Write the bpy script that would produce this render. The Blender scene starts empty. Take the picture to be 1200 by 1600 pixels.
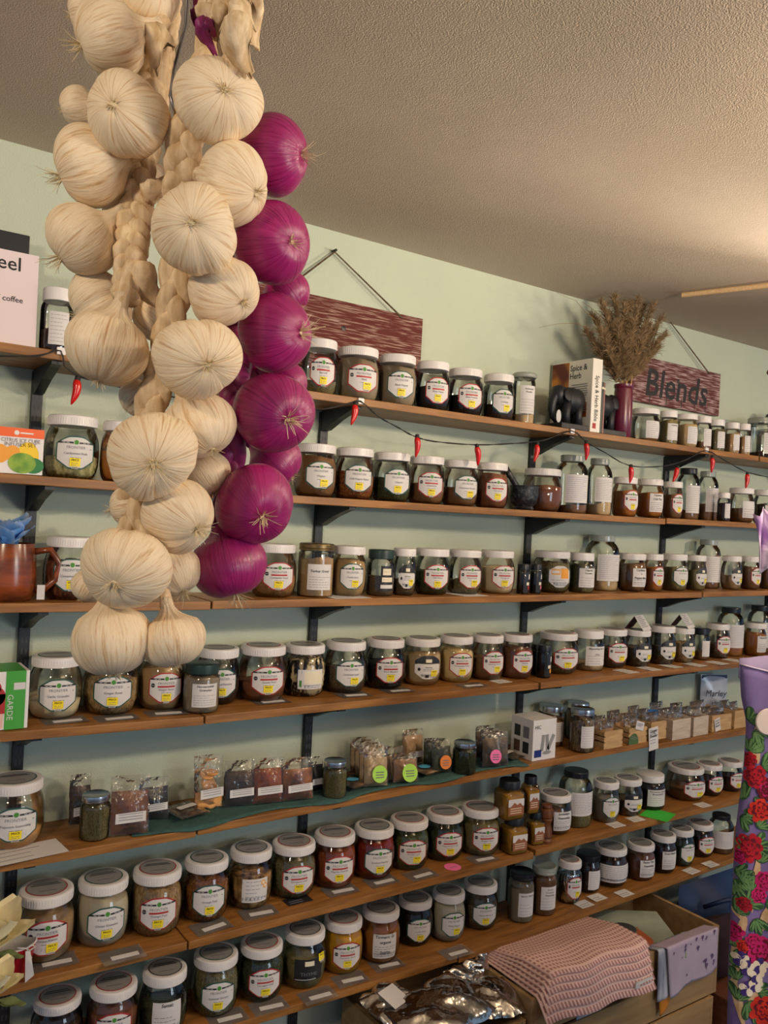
import bpy, bmesh, math, random
import numpy as np
from mathutils import Vector, Matrix, Euler
random.seed(7)
sc = bpy.context.scene
COL = sc.collection
# ---------------------------------------------------------------- camera
FPX, YAW, PITCH, ROLL = 1310.0, .6056, .004, .0518
CAM = np.array([0.0, -2.1, 1.56])
def _axes():
    f = np.array([math.sin(YAW)*math.cos(PITCH), math.cos(YAW)*math.cos(PITCH), math.sin(PITCH)])
    r = np.array([math.cos(YAW), -math.sin(YAW), 0]); u = np.cross(r, f)
    c, s = math.cos(ROLL), math.sin(ROLL)
    return np.array([c*r+s*u, -s*r+c*u, f])
AX = _axes()
cd = bpy.data.cameras.new('camera'); cam = bpy.data.objects.new('camera', cd); COL.objects.link(cam)
cd.sensor_fit = 'VERTICAL'; cd.sensor_height = 36; cd.sensor_width = 27; cd.lens = FPX/1600*36
cd.clip_start = .02; cd.clip_end = 60
m = Matrix.Identity(4)
for i in range(3):
    m[i][0], m[i][1], m[i][2], m[i][3] = AX[0][i], AX[1][i], -AX[2][i], CAM[i]
cam.matrix_world = m
sc.camera = cam
# ---------------------------------------------------------------- world, lamps, exposure
CEIL = 2.375
w = bpy.data.worlds.new('world'); sc.world = w; w.use_nodes = True
bg = w.node_tree.nodes['Background']; bg.inputs[0].default_value = (.46, .68, 1, 1); bg.inputs[1].default_value = .42
def area_lamp(name, loc, target, sx, sy, power, color, spread=180):
    l = bpy.data.lights.new(name, 'AREA'); l.shape = 'RECTANGLE'; l.size = sx; l.size_y = sy
    l.energy = power; l.color = color; l.spread = math.radians(spread)
    o = bpy.data.objects.new(name, l); COL.objects.link(o); o.location = loc
    o.rotation_euler = (Vector(target)-Vector(loc)).to_track_quat('-Z', 'Y').to_euler()
    return o
WARM = (1, .80, .58)
FLOOR = -.25
# shop track lamps along the ceiling behind the viewer, turned to the upper shelves
for loc, tg, pw in (((1.9, -2.08, 2.14), (1.15, 0, 1.5), 8.2), ((-1.0, -2.02, 2.14), (.2, 0, 1.65), 8.2), ((4.0, -2.05, 2.14), (3.1, 0, 1.65), 8.5)):
    area_lamp('track_lamp', loc, tg, .17, .12, pw, WARM, 125)
# unseen uplights added to brighten the ceiling
area_lamp('unseen_uplight', (1.6, -3.3, 1.75), (1.6, -3.1, 2.6), .5, .5, 85, (1, .82, .62))
area_lamp('unseen_uplight', (2.9, -1.50, 2.02), (2.35, -1.38, 2.6), .45, .08, 22, (1, .84, .64), 120)
area_lamp('ceiling_band_beam', (3.1, -.92, 2.30), (1.2, -.72, 2.37), .04, .03, 1.6, (1, .86, .68), 26)  # unseen narrow beam, added for the bright band over the ceiling
# daylight from the shop window behind
area_lamp('window_daylight', (2.9, -5.6, 1.35), (1.4, 0, .8), 1.3, 1.5, 24, (.72, .87, 1), 140)
sc.view_settings.view_transform = 'Standard'; sc.view_settings.look = 'None'
sc.view_settings.gamma = 1; sc.view_settings.use_curve_mapping = False
sc.view_settings.exposure = 0.0
sc.cycles.transparent_max_bounces = 24
# ---------------------------------------------------------------- pixel helpers (photo frame 1200x1600)
def ray(px, py): return AX.T @ np.array([(px-600)/FPX, -(py-800)/FPX, 1.0])
def at_y(px, py, y):
    d = ray(px, py); return CAM + d*((y-CAM[1])/d[1])
def at_z(px, py, z):
    d = ray(px, py); return CAM + d*((z-CAM[2])/d[2])
def at_d(px, py, d): return CAM + ray(px, py)*d
def depth_of(P): return float((np.array(P)-CAM) @ AX[2])
# ---------------------------------------------------------------- materials
MATS = {}
def lin(c): return tuple((v/12.92 if v <= .04045 else ((v+.055)/1.055)**2.4) for v in (x/255 for x in c))
def mat(name, c1, c2=None, scale=30, stretch=(1, 1, 1), rough=.6, bump=0, bscale=None, spec=.4, metal=0, detail=4, lo=.35, hi=.65, sheen=0, trans=0):
    if name in MATS: return MATS[name]
    m = bpy.data.materials.new(name); m.use_nodes = True; nt = m.node_tree; p = nt.nodes['Principled BSDF']
    p.inputs['Base Color'].default_value = (*lin(c1), 1); p.inputs['Roughness'].default_value = rough
    p.inputs['Specular IOR Level'].default_value = spec; p.inputs['Metallic'].default_value = metal
    if trans: p.inputs['Subsurface Weight'].default_value = trans; p.inputs['Subsurface Radius'].default_value = (.01, .006, .004); 
    if c2 or bump:
        tc = nt.nodes.new('ShaderNodeTexCoord'); mp = nt.nodes.new('ShaderNodeMapping'); mp.inputs['Scale'].default_value = stretch
        nt.links.new(tc.outputs['Object'], mp.inputs[0])
        n = nt.nodes.new('ShaderNodeTexNoise'); n.inputs['Scale'].default_value = scale; n.inputs['Detail'].default_value = detail
        nt.links.new(mp.outputs[0], n.inputs['Vector'])
        if c2:
            r = nt.nodes.new('ShaderNodeValToRGB'); r.color_ramp.elements[0].position = lo; r.color_ramp.elements[1].position = hi
            r.color_ramp.elements[0].color = (*lin(c1), 1); r.color_ramp.elements[1].color = (*lin(c2), 1)
            nt.links.new(n.outputs[0], r.inputs[0]); nt.links.new(r.outputs[0], p.inputs['Base Color'])
        if bump:
            if bscale:
                n2 = nt.nodes.new('ShaderNodeTexNoise'); n2.inputs['Scale'].default_value = bscale; n2.inputs['Detail'].default_value = 2
                nt.links.new(mp.outputs[0], n2.inputs['Vector']); n = n2
            b = nt.nodes.new('ShaderNodeBump'); b.inputs['Strength'].default_value = bump; b.inputs['Distance'].default_value = .004
            nt.links.new(n.outputs[0], b.inputs['Height']); nt.links.new(b.outputs[0], p.inputs['Normal'])
    MATS[name] = m; return m
def clear_mat(name, tint, gain=1.2, rough=.02, bump=0, bscale=20, haze=0):
    m = bpy.data.materials.new(name); m.use_nodes = True; nt = m.node_tree; nt.nodes.clear()
    out = nt.nodes.new('ShaderNodeOutputMaterial'); mx = nt.nodes.new('ShaderNodeMixShader')
    t = nt.nodes.new('ShaderNodeBsdfTransparent'); t.inputs[0].default_value = (*tint, 1)
    g = nt.nodes.new('ShaderNodeBsdfGlossy'); g.inputs['Roughness'].default_value = rough
    fr = nt.nodes.new('ShaderNodeFresnel'); fr.inputs[0].default_value = 1.5
    mu = nt.nodes.new('ShaderNodeMath'); mu.operation = 'MULTIPLY'; mu.inputs[1].default_value = gain; mu.use_clamp = True
    nt.links.new(fr.outputs[0], mu.inputs[0]); nt.links.new(mu.outputs[0], mx.inputs[0])
    base = t.outputs[0]
    if haze:
        d = nt.nodes.new('ShaderNodeBsdfDiffuse'); d.inputs[0].default_value = (.75, .75, .74, 1)
        m2 = nt.nodes.new('ShaderNodeMixShader'); m2.inputs[0].default_value = haze
        nt.links.new(t.outputs[0], m2.inputs[1]); nt.links.new(d.outputs[0], m2.inputs[2]); base = m2.outputs[0]
    nt.links.new(base, mx.inputs[1]); nt.links.new(g.outputs[0], mx.inputs[2]); nt.links.new(mx.outputs[0], out.inputs[0])
    if bump:
        tc = nt.nodes.new('ShaderNodeTexCoord'); n = nt.nodes.new('ShaderNodeTexNoise'); n.inputs['Scale'].default_value = bscale
        b = nt.nodes.new('ShaderNodeBump'); b.inputs['Strength'].default_value = bump; b.inputs['Distance'].default_value = .01
        nt.links.new(tc.outputs['Object'], n.inputs['Vector']); nt.links.new(n.outputs[0], b.inputs['Height'])
        nt.links.new(b.outputs[0], g.inputs['Normal']); nt.links.new(b.outputs[0], fr.inputs['Normal'])
    MATS[name] = m; return m
GLASS = clear_mat('jar_glass', (.955, .972, .958), 1.5, .06)
PLASTIC = clear_mat('clear_plastic', (.95, .95, .95), 1.4, .08, .9, 45, .04)
SLEEVE = clear_mat('sleeve_plastic', (.95, .95, .95), 1.0, .2, 0, 30, .16)
def streak_mat(name, cols, k=5.0, kz=.5, rough=.5, bump=.5, scale=3.0, spec=.4, trans=0):
    """papery skin: noise stretched along the meridians of a bulb"""
    m = bpy.data.materials.new(name); m.use_nodes = True; nt = m.node_tree; p = nt.nodes['Principled BSDF']
    p.inputs['Roughness'].default_value = rough; p.inputs['Specular IOR Level'].default_value = spec
    tc = nt.nodes.new('ShaderNodeTexCoord'); sp = nt.nodes.new('ShaderNodeSeparateXYZ'); nt.links.new(tc.outputs['Object'], sp.inputs[0])
    cb = nt.nodes.new('ShaderNodeCombineXYZ'); nt.links.new(sp.outputs[0], cb.inputs[0]); nt.links.new(sp.outputs[1], cb.inputs[1])
    nm = nt.nodes.new('ShaderNodeVectorMath'); nm.operation = 'NORMALIZE'; nt.links.new(cb.outputs[0], nm.inputs[0])
    sc_ = nt.nodes.new('ShaderNodeVectorMath'); sc_.operation = 'SCALE'; sc_.inputs['Scale'].default_value = k; nt.links.new(nm.outputs[0], sc_.inputs[0])
    zz = nt.nodes.new('ShaderNodeMath'); zz.operation = 'MULTIPLY'; zz.inputs[1].default_value = kz; nt.links.new(sp.outputs[2], zz.inputs[0])
    cz = nt.nodes.new('ShaderNodeCombineXYZ'); nt.links.new(zz.outputs[0], cz.inputs[2])
    ad = nt.nodes.new('ShaderNodeVectorMath'); ad.operation = 'ADD'; nt.links.new(sc_.outputs[0], ad.inputs[0]); nt.links.new(cz.outputs[0], ad.inputs[1])
    oi = nt.nodes.new('ShaderNodeObjectInfo'); a2 = nt.nodes.new('ShaderNodeVectorMath'); a2.operation = 'ADD'
    mo = nt.nodes.new('ShaderNodeMath'); mo.operation = 'MULTIPLY'; mo.inputs[1].default_value = 40; nt.links.new(oi.outputs['Random'], mo.inputs[0])
    nt.links.new(ad.outputs[0], a2.inputs[0]); nt.links.new(mo.outputs[0], a2.inputs[1])
    n = nt.nodes.new('ShaderNodeTexNoise'); n.inputs['Scale'].default_value = scale; n.inputs['Detail'].default_value = 5; n.inputs['Roughness'].default_value = .6
    nt.links.new(a2.outputs[0], n.inputs['Vector'])
    r = nt.nodes.new('ShaderNodeValToRGB'); els = r.color_ramp.elements
    els[0].position = .28; els[0].color = (*lin(cols[0]), 1); els[1].position = .72; els[1].color = (*lin(cols[-1]), 1)
    for i, c in enumerate(cols[1:-1]):
        e = els.new(.28+.44*(i+1)/(len(cols)-1)); e.color = (*lin(c), 1)
    nt.links.new(n.outputs[0], r.inputs[0]); nt.links.new(r.outputs[0], p.inputs['Base Color'])
    b = nt.nodes.new('ShaderNodeBump'); b.inputs['Strength'].default_value = bump; b.inputs['Distance'].default_value = .003
    nt.links.new(n.outputs[0], b.inputs['Height']); nt.links.new(b.outputs[0], p.inputs['Normal'])
    if trans: p.inputs['Subsurface Weight'].default_value = trans; p.inputs['Subsurface Radius'].default_value = (.012, .007, .004)
    MATS[name] = m; return m
M_WALL = mat('wall_paint', (187, 196, 176), (182, 191, 172), 3, rough=.62, bump=.35, bscale=260, spec=.3)
M_CEIL = mat('ceiling_texture', (196, 182, 164), (188, 174, 156), 2, rough=.8, bump=.6, bscale=330, spec=.25)
M_FLOOR = mat('floor_boards', (92, 52, 34), (70, 40, 26), 6, (1, 8, 1), .5, .1)
M_WOOD = mat('stained_wood', (124, 80, 34), (160, 110, 54), 9, (.7, 7, 7), .42, .25, spec=.4, detail=6)
M_WOODEDGE = mat('shelf_edge_wood', (128, 82, 44), (158, 106, 62), 12, (.7, 9, 9), .5, .2, detail=6)
M_BLACK = mat('black_metal', (18, 19, 24), rough=.42, spec=.5)
M_WHITE = mat('white_plastic', (226, 222, 220), rough=.38, spec=.5)
M_PAPER = mat('label_paper', (212, 209, 207), rough=.6)
M_CREAMP = mat('cream_strip', (226, 216, 190), rough=.6)
M_INK = mat('black_ink', (30, 30, 34), rough=.6)
M_GREYINK = mat('grey_print', (120, 120, 128), rough=.7)
M_BLUEINK = mat('blue_print', (110, 120, 180), rough=.7)
M_RED = mat('label_red', (172, 44, 44), rough=.5)
M_GREEN = mat('label_green', (28, 84, 74), rough=.5)
M_LOGO = mat('logo_green', (70, 140, 50), rough=.5)
M_YEL = mat('sticker_yellow', (246, 222, 30), rough=.5)
M_ORANGE = mat('print_orange', (236, 160, 50), rough=.5)
M_DARKLBL = mat('dark_label', (36, 36, 40), rough=.4)
M_LIDGREY = mat('lid_sticker_grey', (150, 148, 146), rough=.35)
M_SILVER = mat('silver_metal', (200, 200, 200), rough=.25, metal=1)
M_BRASS = mat('brass_metal', (120, 100, 66), rough=.35, metal=.8)
M_DKGREEN = mat('dark_green_lid', (28, 52, 48), rough=.4)
M_CLEARLID = mat('grey_glass_lid', (150, 156, 148), rough=.15, spec=.8)
M_BLUELID = mat('black_lid', (22, 24, 32), rough=.35)
M_KRAFT = mat('pale_wood', (196, 164, 118), (176, 142, 96), 14, (1, 6, 6), .6, .15)
def dust(name, a, b, scale=26, bump=.6, **k): return mat('fill_'+name, a, b, scale, rough=.85, bump=bump, spec=.15, **k)
FILL = dict(
    dkbrown=dust('dkbrown', (44, 30, 24), (78, 54, 42)), herb=dust('herb', (92, 86, 52), (152, 138, 94), 22, 1), powgrey=dust('powgrey', (148, 130, 106), (158, 140, 116), 60, .2),
    black=dust('black', (22, 18, 18), (46, 40, 38), 30), sand=dust('sand', (188, 158, 112), (214, 186, 142), 40, .4), brown=dust('brown', (124, 86, 54), (142, 102, 66), 50, .3),
    olive=dust('olive', (122, 110, 64), (160, 142, 90), 30), tan=dust('tan', (168, 134, 92), (190, 156, 112), 40, .4), powtan=dust('powtan', (176, 142, 98), (186, 152, 108), 60, .2),
    pods=dust('pods', (128, 124, 72), (206, 196, 146), 7, 1), orange=dust('orange', (170, 102, 38), (186, 120, 54), 50, .2), chili=dust('chili', (96, 34, 22), (178, 112, 56), 24, 1),
    herbdk=dust('herbdk', (42, 48, 30), (88, 92, 58), 22, 1), cocoa=dust('cocoa', (126, 76, 50), (144, 92, 62), 50, .2), bark=dust('bark', (70, 34, 22), (142, 80, 52), 6, 1),
    coriander=dust('coriander', (138, 96, 52), (186, 140, 88), 26, 1), seed=dust('seed', (74, 60, 44), (130, 108, 80), 26, 1), cream=dust('cream', (226, 204, 162), (238, 218, 180), 50, .3),
    chips=dust('chips', (138, 106, 64), (192, 158, 108), 12, 1), mush=dust('mush', (34, 26, 22), (232, 206, 158), 3.4, 1, lo=.45, hi=.55), yellowcream=dust('yellowcream', (228, 202, 138), (238, 214, 156), 50, .3),
    apricot=dust('apricot', (222, 160, 92), (232, 174, 108), 50, .2), flower=dust('flower', (92, 78, 52), (176, 146, 110), 12, 1), powcream=dust('powcream', (196, 182, 156), (206, 192, 166), 60, .2),
    peel=dust('peel', (120, 66, 26), (178, 116, 58), 16, 1), fruit=dust('fruit', (92, 58, 34), (206, 158, 96), 4, 1), paprika=dust('paprika', (138, 62, 32), (158, 82, 44), 40, .3),
    red=dust('red', (128, 34, 20), (150, 52, 30), 40, .3), herbgr=dust('herbgr', (66, 78, 40), (112, 120, 70), 22, 1), turmeric=dust('turmeric', (206, 150, 20), (222, 168, 36), 50, .2),
    foil=mat('fill_foil', (205, 205, 205), rough=.15, metal=1, bump=1, bscale=5), mustard=dust('mustard', (186, 130, 30), (206, 150, 48), 30, .2))
# ---------------------------------------------------------------- mesh helpers
def mesh_of(name, verts, faces, mats=None, mi=None, smooth=False, sharp=None):
    me = bpy.data.meshes.new(name); me.from_pydata([tuple(map(float, v)) for v in verts], [], faces)
    for x in (mats or []): me.materials.append(x)
    if mi is not None: me.polygons.foreach_set('material_index', mi)
    if smooth:
        me.polygons.foreach_set('use_smooth', [True]*len(faces))
        if sharp: me.set_sharp_from_angle(angle=math.radians(sharp))
    me.update(); return me
def link(name, me, parent=None, loc=(0, 0, 0), rot=(0, 0, 0), scale=(1, 1, 1)):
    o = bpy.data.objects.new(name, me); COL.objects.link(o); o.parent = parent
    o.location = loc; o.rotation_euler = rot; o.scale = scale; return o
def tag(o, label, cat, group=None):
    o['label'] = label; o['category'] = cat
    if group: o['group'] = group
    return o
def thing(name, label, cat, loc=(0, 0, 0), rot=(0, 0, 0), group=None):
    o = bpy.data.objects.new(name, None); o.empty_display_size = .02; COL.objects.link(o); o.location = loc; o.rotation_euler = rot
    return tag(o, label, cat, group)
class MB:
    """collects shapes, then makes ONE mesh"""
    def __init__(s): s.v = []; s.f = []; s.m = []; s.mats = []
    def mi(s, m):
        if m not in s.mats: s.mats.append(m)
        return s.mats.index(m)
    def add(s, verts, faces, m):
        n = len(s.v); k = s.mi(m); s.v += [tuple(v) for v in verts]; s.f += [[i+n for i in f] for f in faces]; s.m += [k]*len(faces); return s
    def box(s, a, b, m, bev=0, M=None):
        bm = bmesh.new(); bmesh.ops.create_cube(bm, size=1)
        for v in bm.verts: v.co = Vector([(a[i]+b[i])/2 + v.co[i]*(b[i]-a[i]) for i in range(3)])
        if bev: bmesh.ops.bevel(bm, geom=list(bm.edges), offset=bev, segments=2, affect='EDGES', profile=.6)
        if M is not None: bm.transform(M)
        bm.verts.index_update(); s.add([v.co[:] for v in bm.verts], [[v.index for v in f.verts] for f in bm.faces], m); bm.free(); return s
    def tube(s, pts, rad, m, n=8, cap=True, flat=1.0):
        pts = [Vector(p) for p in pts]; N = len(pts); rad = rad if hasattr(rad, '__len__') else [rad]*N
        V = []; F = []; up = Vector((.13, .3, 1)).normalized(); prev = None
        for i, p in enumerate(pts):
            t = (pts[min(i+1, N-1)]-pts[max(i-1, 0)]).normalized()
            a = prev - t*prev.dot(t) if prev is not None else up - t*up.dot(t)
            if a.length < 1e-5: a = Vector((1, 0, 0)) - t*t.x
            a.normalize(); prev = a; b = t.cross(a)
            for k in range(n):
                q = 2*math.pi*k/n; V.append(p+(a*math.cos(q)+b*math.sin(q)*flat)*rad[i])
        for i in range(N-1):
            for k in range(n): F.append([i*n+k, i*n+(k+1) % n, (i+1)*n+(k+1) % n, (i+1)*n+k])
        if cap: F.append(list(range(n))[::-1]); F.append([(N-1)*n+k for k in range(n)])
        return s.add([v[:] for v in V], F, m)
    def lathe(s, prof, m, n=32, sq=0, M=None):
        V = []; F = []
        for (r, z) in prof:
            for k in range(n):
                q = 2*math.pi*k/n; rr = r
                if sq: rr = r/((abs(math.cos(q))**sq+abs(math.sin(q))**sq)**(1/sq))*.9
                V.append(Vector((rr*math.sin(q), -rr*math.cos(q), z)))
        for i in range(len(prof)-1):
            for k in range(n): F.append([i*n+k, i*n+(k+1) % n, (i+1)*n+(k+1) % n, (i+1)*n+k])
        if prof[0][0] > 1e-6: F.append(list(range(n))[::-1])
        if prof[-1][0] > 1e-6: F.append([(len(prof)-1)*n+k for k in range(n)])
        if M is not None: V = [M @ v for v in V]
        return s.add([v[:] for v in V], F, m)
    def prism(s, poly, t0, t1, m, axis='y'):
        """extrude a 2D outline (x,z) along y, or (y,z) along x"""
        n = len(poly); P = lambda a, b, t: (a, t, b) if axis == 'y' else ((t, a, b) if axis == 'x' else (a, b, t))
        V = [P(a, b, t0) for a, b in poly]+[P(a, b, t1) for a, b in poly]
        F = [list(range(n)), [n+i for i in range(n)][::-1]]+[[i, i+n, (i+1) % n+n, (i+1) % n] for i in range(n)]
        return s.add(V, F, m)
    def me(s, name, smooth=False, sharp=None): return mesh_of(name, s.v, s.f, s.mats, s.m, smooth, sharp)
    def obj(s, name, parent=None, smooth=False, sharp=None, **k): return link(name, s.me(name, smooth, sharp), parent, **k)
TXT = {}
def text2d(t, shear=0, bold=0):
    k = (t, shear, bold)
    if k not in TXT:
        c = bpy.data.curves.new('t', 'FONT'); c.body = t; c.size = 1; c.resolution_u = 2; c.shear = shear; c.offset = bold; c.dimensions = '2D'; c.fill_mode = 'FRONT'
        c.align_x = 'CENTER'
        o = bpy.data.objects.new('t', c); me = o.to_mesh()
        V = [tuple(v.co) for v in me.vertices]; F = [list(p.vertices) for p in me.polygons]
        o.to_mesh_clear(); bpy.data.objects.remove(o); bpy.data.curves.remove(c)
        TXT[k] = (V, F)
    return TXT[k]
def text_fit(t, h, wmax, shear=0, bold=0):
    """text of cap height h (<= wmax wide), centred on 0, baseline 0"""
    V, F = text2d(t, shear, bold)
    if not V: return [], []
    x0 = min(v[0] for v in V); x1 = max(v[0] for v in V); s = h/.7
    sx = min(s, wmax/(x1-x0)); c = (x0+x1)/2
    return [((v[0]-c)*sx, v[1]*min(s, sx*1.25)) for v in V], F
# ---------------------------------------------------------------- room
def struct(o): o['kind'] = 'structure'; return o
struct(MB().box((-4, 0, FLOOR), (7.5, .12, CEIL+.1), M_WALL).obj('wall_back'))
struct(MB().box((-4, -6, CEIL), (7.5, 0, CEIL+.1), M_CEIL).obj('ceiling'))
struct(MB().box((-4, -6, FLOOR-.1), (7.5, 0, FLOOR), M_FLOOR).obj('floor'))
# ---------------------------------------------------------------- shelf boards: front top edge through these photo points
D = .2; TH = .020
BOARDS = {1: [((0, 534), (98, 549), -260, 260), ((480, 610), (1187, 713), 262, 1186), ((800, 657.5), (1187, 713), 1188, 1400)],
    2: [((0, 739), (176, 752), -260, 330), ((460, 774), (790, 795), 332, 1040), ((790, 795), (1190, 818), 1042, 1400)],
    3: [((0, 943), (330, 940), -260, 330), ((400, 938), (790, 931), 332, 1097), ((790, 931), (1097, 925), 1099, 1400)],
    4: [((0, 1145), (319, 1120), -260, 319), ((321, 1119), (843, 1067), 321, 842), ((845, 1067), (1156, 1035), 845, 1400)],
    5: [((0, 1349), (307, 1295), -260, 307), ((309, 1293), (850, 1190), 309, 1022), ((850, 1190), (1168, 1140), 1024, 1400)],
    6: [((19, 1539), (292, 1472), -260, 293), ((298, 1471), (835, 1332), 295, 834), ((843, 1327), (1151, 1249), 837, 1400)],
    7: [((400, 1587), (610, 1527), -260, 715), ((715, 1496), (1144, 1341), 717, 1400)]}
ORD = {1: 'top', 2: 'second', 3: 'third', 4: 'fourth', 5: 'fifth', 6: 'sixth', 7: 'lowest'}
SEG = {}
for k, bl in BOARDS.items():
    SEG[k] = []
    for j, (p, q, xa, xb) in enumerate(bl):
        A = at_y(*p, -D); B = at_y(*q, -D); sl = (B[2]-A[2])/(B[0]-A[0])
        sl = max(-.02, min(.02, sl)); mid = (A+B)/2
        zf = lambda X, mid=mid, sl=sl: mid[2]+(X-mid[0])*sl
        ym = lambda px, p=p, q=q: p[1]+(q[1]-p[1])*(px-p[0])/(q[0]-p[0])
        X0 = at_y(xa, ym(xa), -D)[0]; X1 = at_y(xb, ym(xb), -D)[0]
        if xa < 0: X0 = -1.1
        if xb > 1300: X1 = 4.3
        SEG[k].append((X0, X1, zf))
        mb = MB(); mb.box((X0+.0008, -D, -TH), (X1-.0008, -.0015, 0), M_WOOD, .0015)
        mb.v = [(x, y, z+zf(x)) for x, y, z in mb.v]
        span = ('left', 'middle', 'right')[j] if len(bl) == 3 else ('left', 'right')[j]
        tag(mb.obj('shelf_board'), f'brown stained wood board, {span} span of the {ORD[k]} shelf', 'shelf', 'wall shelf boards')
def shelf_z(k, X):
    for X0, X1, zf in SEG[k]:
        if X0 <= X <= X1: return zf(X)
    X0, X1, zf = SEG[k][0 if X < SEG[k][0][0] else -1]; return zf(X)
# wall standards with slots and the brackets hooked into them
SX = [.2315*1.9, .643*1.9, 1.083*1.9, 1.47*1.9, 1.87*1.9]
SNAME = ['standard by the left end', 'standard behind the red wooden sign', 'standard left of the book stack', 'standard below the Blends sign', 'standard past the Blends sign']
M_SLOT = mat('slot_grey', (62, 62, 66), rough=.6)
slots = None
for i, X in enumerate(SX):
    zt = shelf_z(1, X)-.024-FLOOR
    t = thing('wall_standard', f'black slotted metal {SNAME[i]}', 'standard', (X, -.0005, FLOOR+.06), group='black wall standards')
    MB().box((-.0125, -.013, 0), (.0125, 0, zt-.06), M_BLACK, .001).obj('rail', t)
    sl = MB(); z = .03
    while z < zt-.1:
        sl.box((-.0065, -.0134, z), (-.0025, -.0125, z+.013), M_SLOT); sl.box((.0025, -.0134, z), (.0065, -.0125, z+.013), M_SLOT); z += .026
    so = sl.obj('slot', t); so['kind'] = 'stuff'
    for k in range(1, 8):
        z0 = shelf_z(k, X)-TH-.0008
        poly = [(-.0140, 0), (-.186, 0), (-.186, -.007), (-.165, -.011), (-.10, -.030), (-.05, -.050), (-.035, -.056), (-.0140, -.058)]
        b = MB().prism(poly, -.011, .011, M_BLACK, 'x')
        tag(b.obj('shelf_bracket', loc=(X, 0, z0)), f'black bracket under the {ORD[k]} shelf, on the {SNAME[i]}', 'bracket', 'black shelf brackets')
# ---------------------------------------------------------------- jars
PROF = {
 'J': [(.0, 0), (.70, 0), (.77, .012), (.86, .05), (.935, .12), (.985, .24), (1, .38), (.995, .50), (.97, .61), (.92, .70), (.86, .765), (.81, .805), (.79, .83), (.79, .93)],
 'M': [(.0, 0), (.86, 0), (.94, .012), (.98, .04), (1, .12), (1, .70), (.98, .75), (.90, .80), (.84, .83), (.83, .93)],
 'T': [(.0, 0), (.88, 0), (.95, .012), (.99, .05), (1, .10), (1, .66), (.985, .71), (.93, .77), (.82, .83), (.70, .865), (.66, .885), (.65, .95)],
 'C': [(.0, 0), (.90, 0), (.97, .012), (1, .04), (1, .80), (.985, .83), (.93, .85), (.93, .93)],
 'P': [(.0, 0), (.88, 0), (.95, .012), (.97, .04), (.97, .80), (.93, .84), (.90, .88), (.95, .90), (.95, .93)],
 'S': [(.0, 0), (.84, 0), (.92, .015), (.97, .05), (1, .12), (1, .66), (.97, .72), (.89, .775), (.83, .80), (.82, .93)]}
LIDP = {
 'J': [(.84, .832), (.895, .836), (.905, .845), (.905, .965), (.895, .985), (.86, .998), (.80, 1.0), (.0, 1.0)],
 'M': [(.84, .845), (.90, .845), (.92, .86), (.92, .885), (.905, .89), (.905, .90), (.92, .905), (.92, .96), (.905, .985), (.86, .99), (.84, .985), (.0, .985)],
 'T': [(.66, .885), (.71, .89), (.72, .90), (.72, .985), (.70, 1.0), (.0, 1.0)],
 'C': [(.93, .865), (.985, .868), (.99, .88), (.99, .90), (.975, .91), (.985, .92), (.985, .98), (.97, .995), (.93, 1), (.0, 1)],
 'P': [(.95, .90), (1.02, .905), (1.06, .925), (1.06, .955), (1.0, .985), (.9, 1), (.0, 1)],
 'S': [(.83, .80), (.90, .803), (.915, .815), (.915, .965), (.90, .99), (.86, 1), (.0, 1)]}
KASP = dict(J=2.35, M=4.1, T=3.7, C=3.1, P=4.2, S=3.2)
def rprof(t, z):
    P = PROF[t]
    for (r0, z0), (r1, z1) in zip(P[1:], P[2:]):
        if z0 <= z <= z1: return r0+(r1-r0)*(z-z0)/max(1e-6, z1-z0)
    return P[-1][0]
CACHE = {}
def cached(key, fn):
    if key not in CACHE: CACHE[key] = fn()
    return CACHE[key]
def glass_mesh(t):
    return cached(('g', t), lambda: MB().lathe(PROF[t], GLASS, 36).me('jar_glass', True, 40))
def lid_mesh(t, c):
    def mk():
        m = dict(w=M_WHITE, s=M_SILVER, k=M_BLUELID, g=M_DKGREEN, b=M_BRASS, c=M_CLEARLID)[c]
        mb = MB().lathe(LIDP[t], m, 40)
        if c in 'wgk' and t in 'JS':          # grip ribs round the rim
            for k in range(60):
                q = 2*math.pi*k/60; r = .907
                mb.box((-.012, -.006, .86), (.012, .006, .955), m, 0, Matrix.Rotation(q, 4, 'Z') @ Matrix.Translation((0, -r, 0)))
        return mb.me('jar_lid', True, 35)
    return cached(('l', t, c), mk)
def fill_mesh(t, fill, coarse, var):
    def mk():
        rnd = random.Random(var*31+int(fill*100)); top = .02+fill*.78
        zs = [z for _, z in PROF[t][1:] if z < top-.03]+[top]
        zs = sorted(set([.008]+zs[1:]))
        if coarse:
            zs = [.008+(top-.008)*i/14 for i in range(15)]
        prof = [(0, .008)]+[(rprof(t, z)*.965, z) for z in zs]+[(rprof(t, top)*.965*f, top) for f in (.75, .5, .25)]+[(0, top)]
        n = 40 if coarse else 28
        V = []; F = []; tilt = rnd.uniform(-.05, .05); tq = rnd.uniform(0, 6.28)
        for i, (r, z) in enumerate(prof):
            for k in range(n):
                q = 2*math.pi*k/n; zz = z; rr = r
                if z >= top-1e-6: zz = top + tilt*r*math.sin(q+tq) + .012*math.sin(3*q+tq)*r + (rnd.uniform(-.02, .02) if coarse else rnd.uniform(-.004, .004))
                if coarse and 0 < i < len(prof)-1: rr = r*rnd.uniform(.93, 1.0)
                V.append((rr*math.sin(q), -rr*math.cos(q), zz))
        for i in range(len(prof)-1):
            for k in range(n): F.append([i*n+k, i*n+(k+1) % n, (i+1)*n+(k+1) % n, (i+1)*n+k])
        me = mesh_of('jar_contents', V, F, [FILL['brown']], [0]*len(F), True); return me
    return cached(('f', t, fill, coarse, var), mk)
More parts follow.
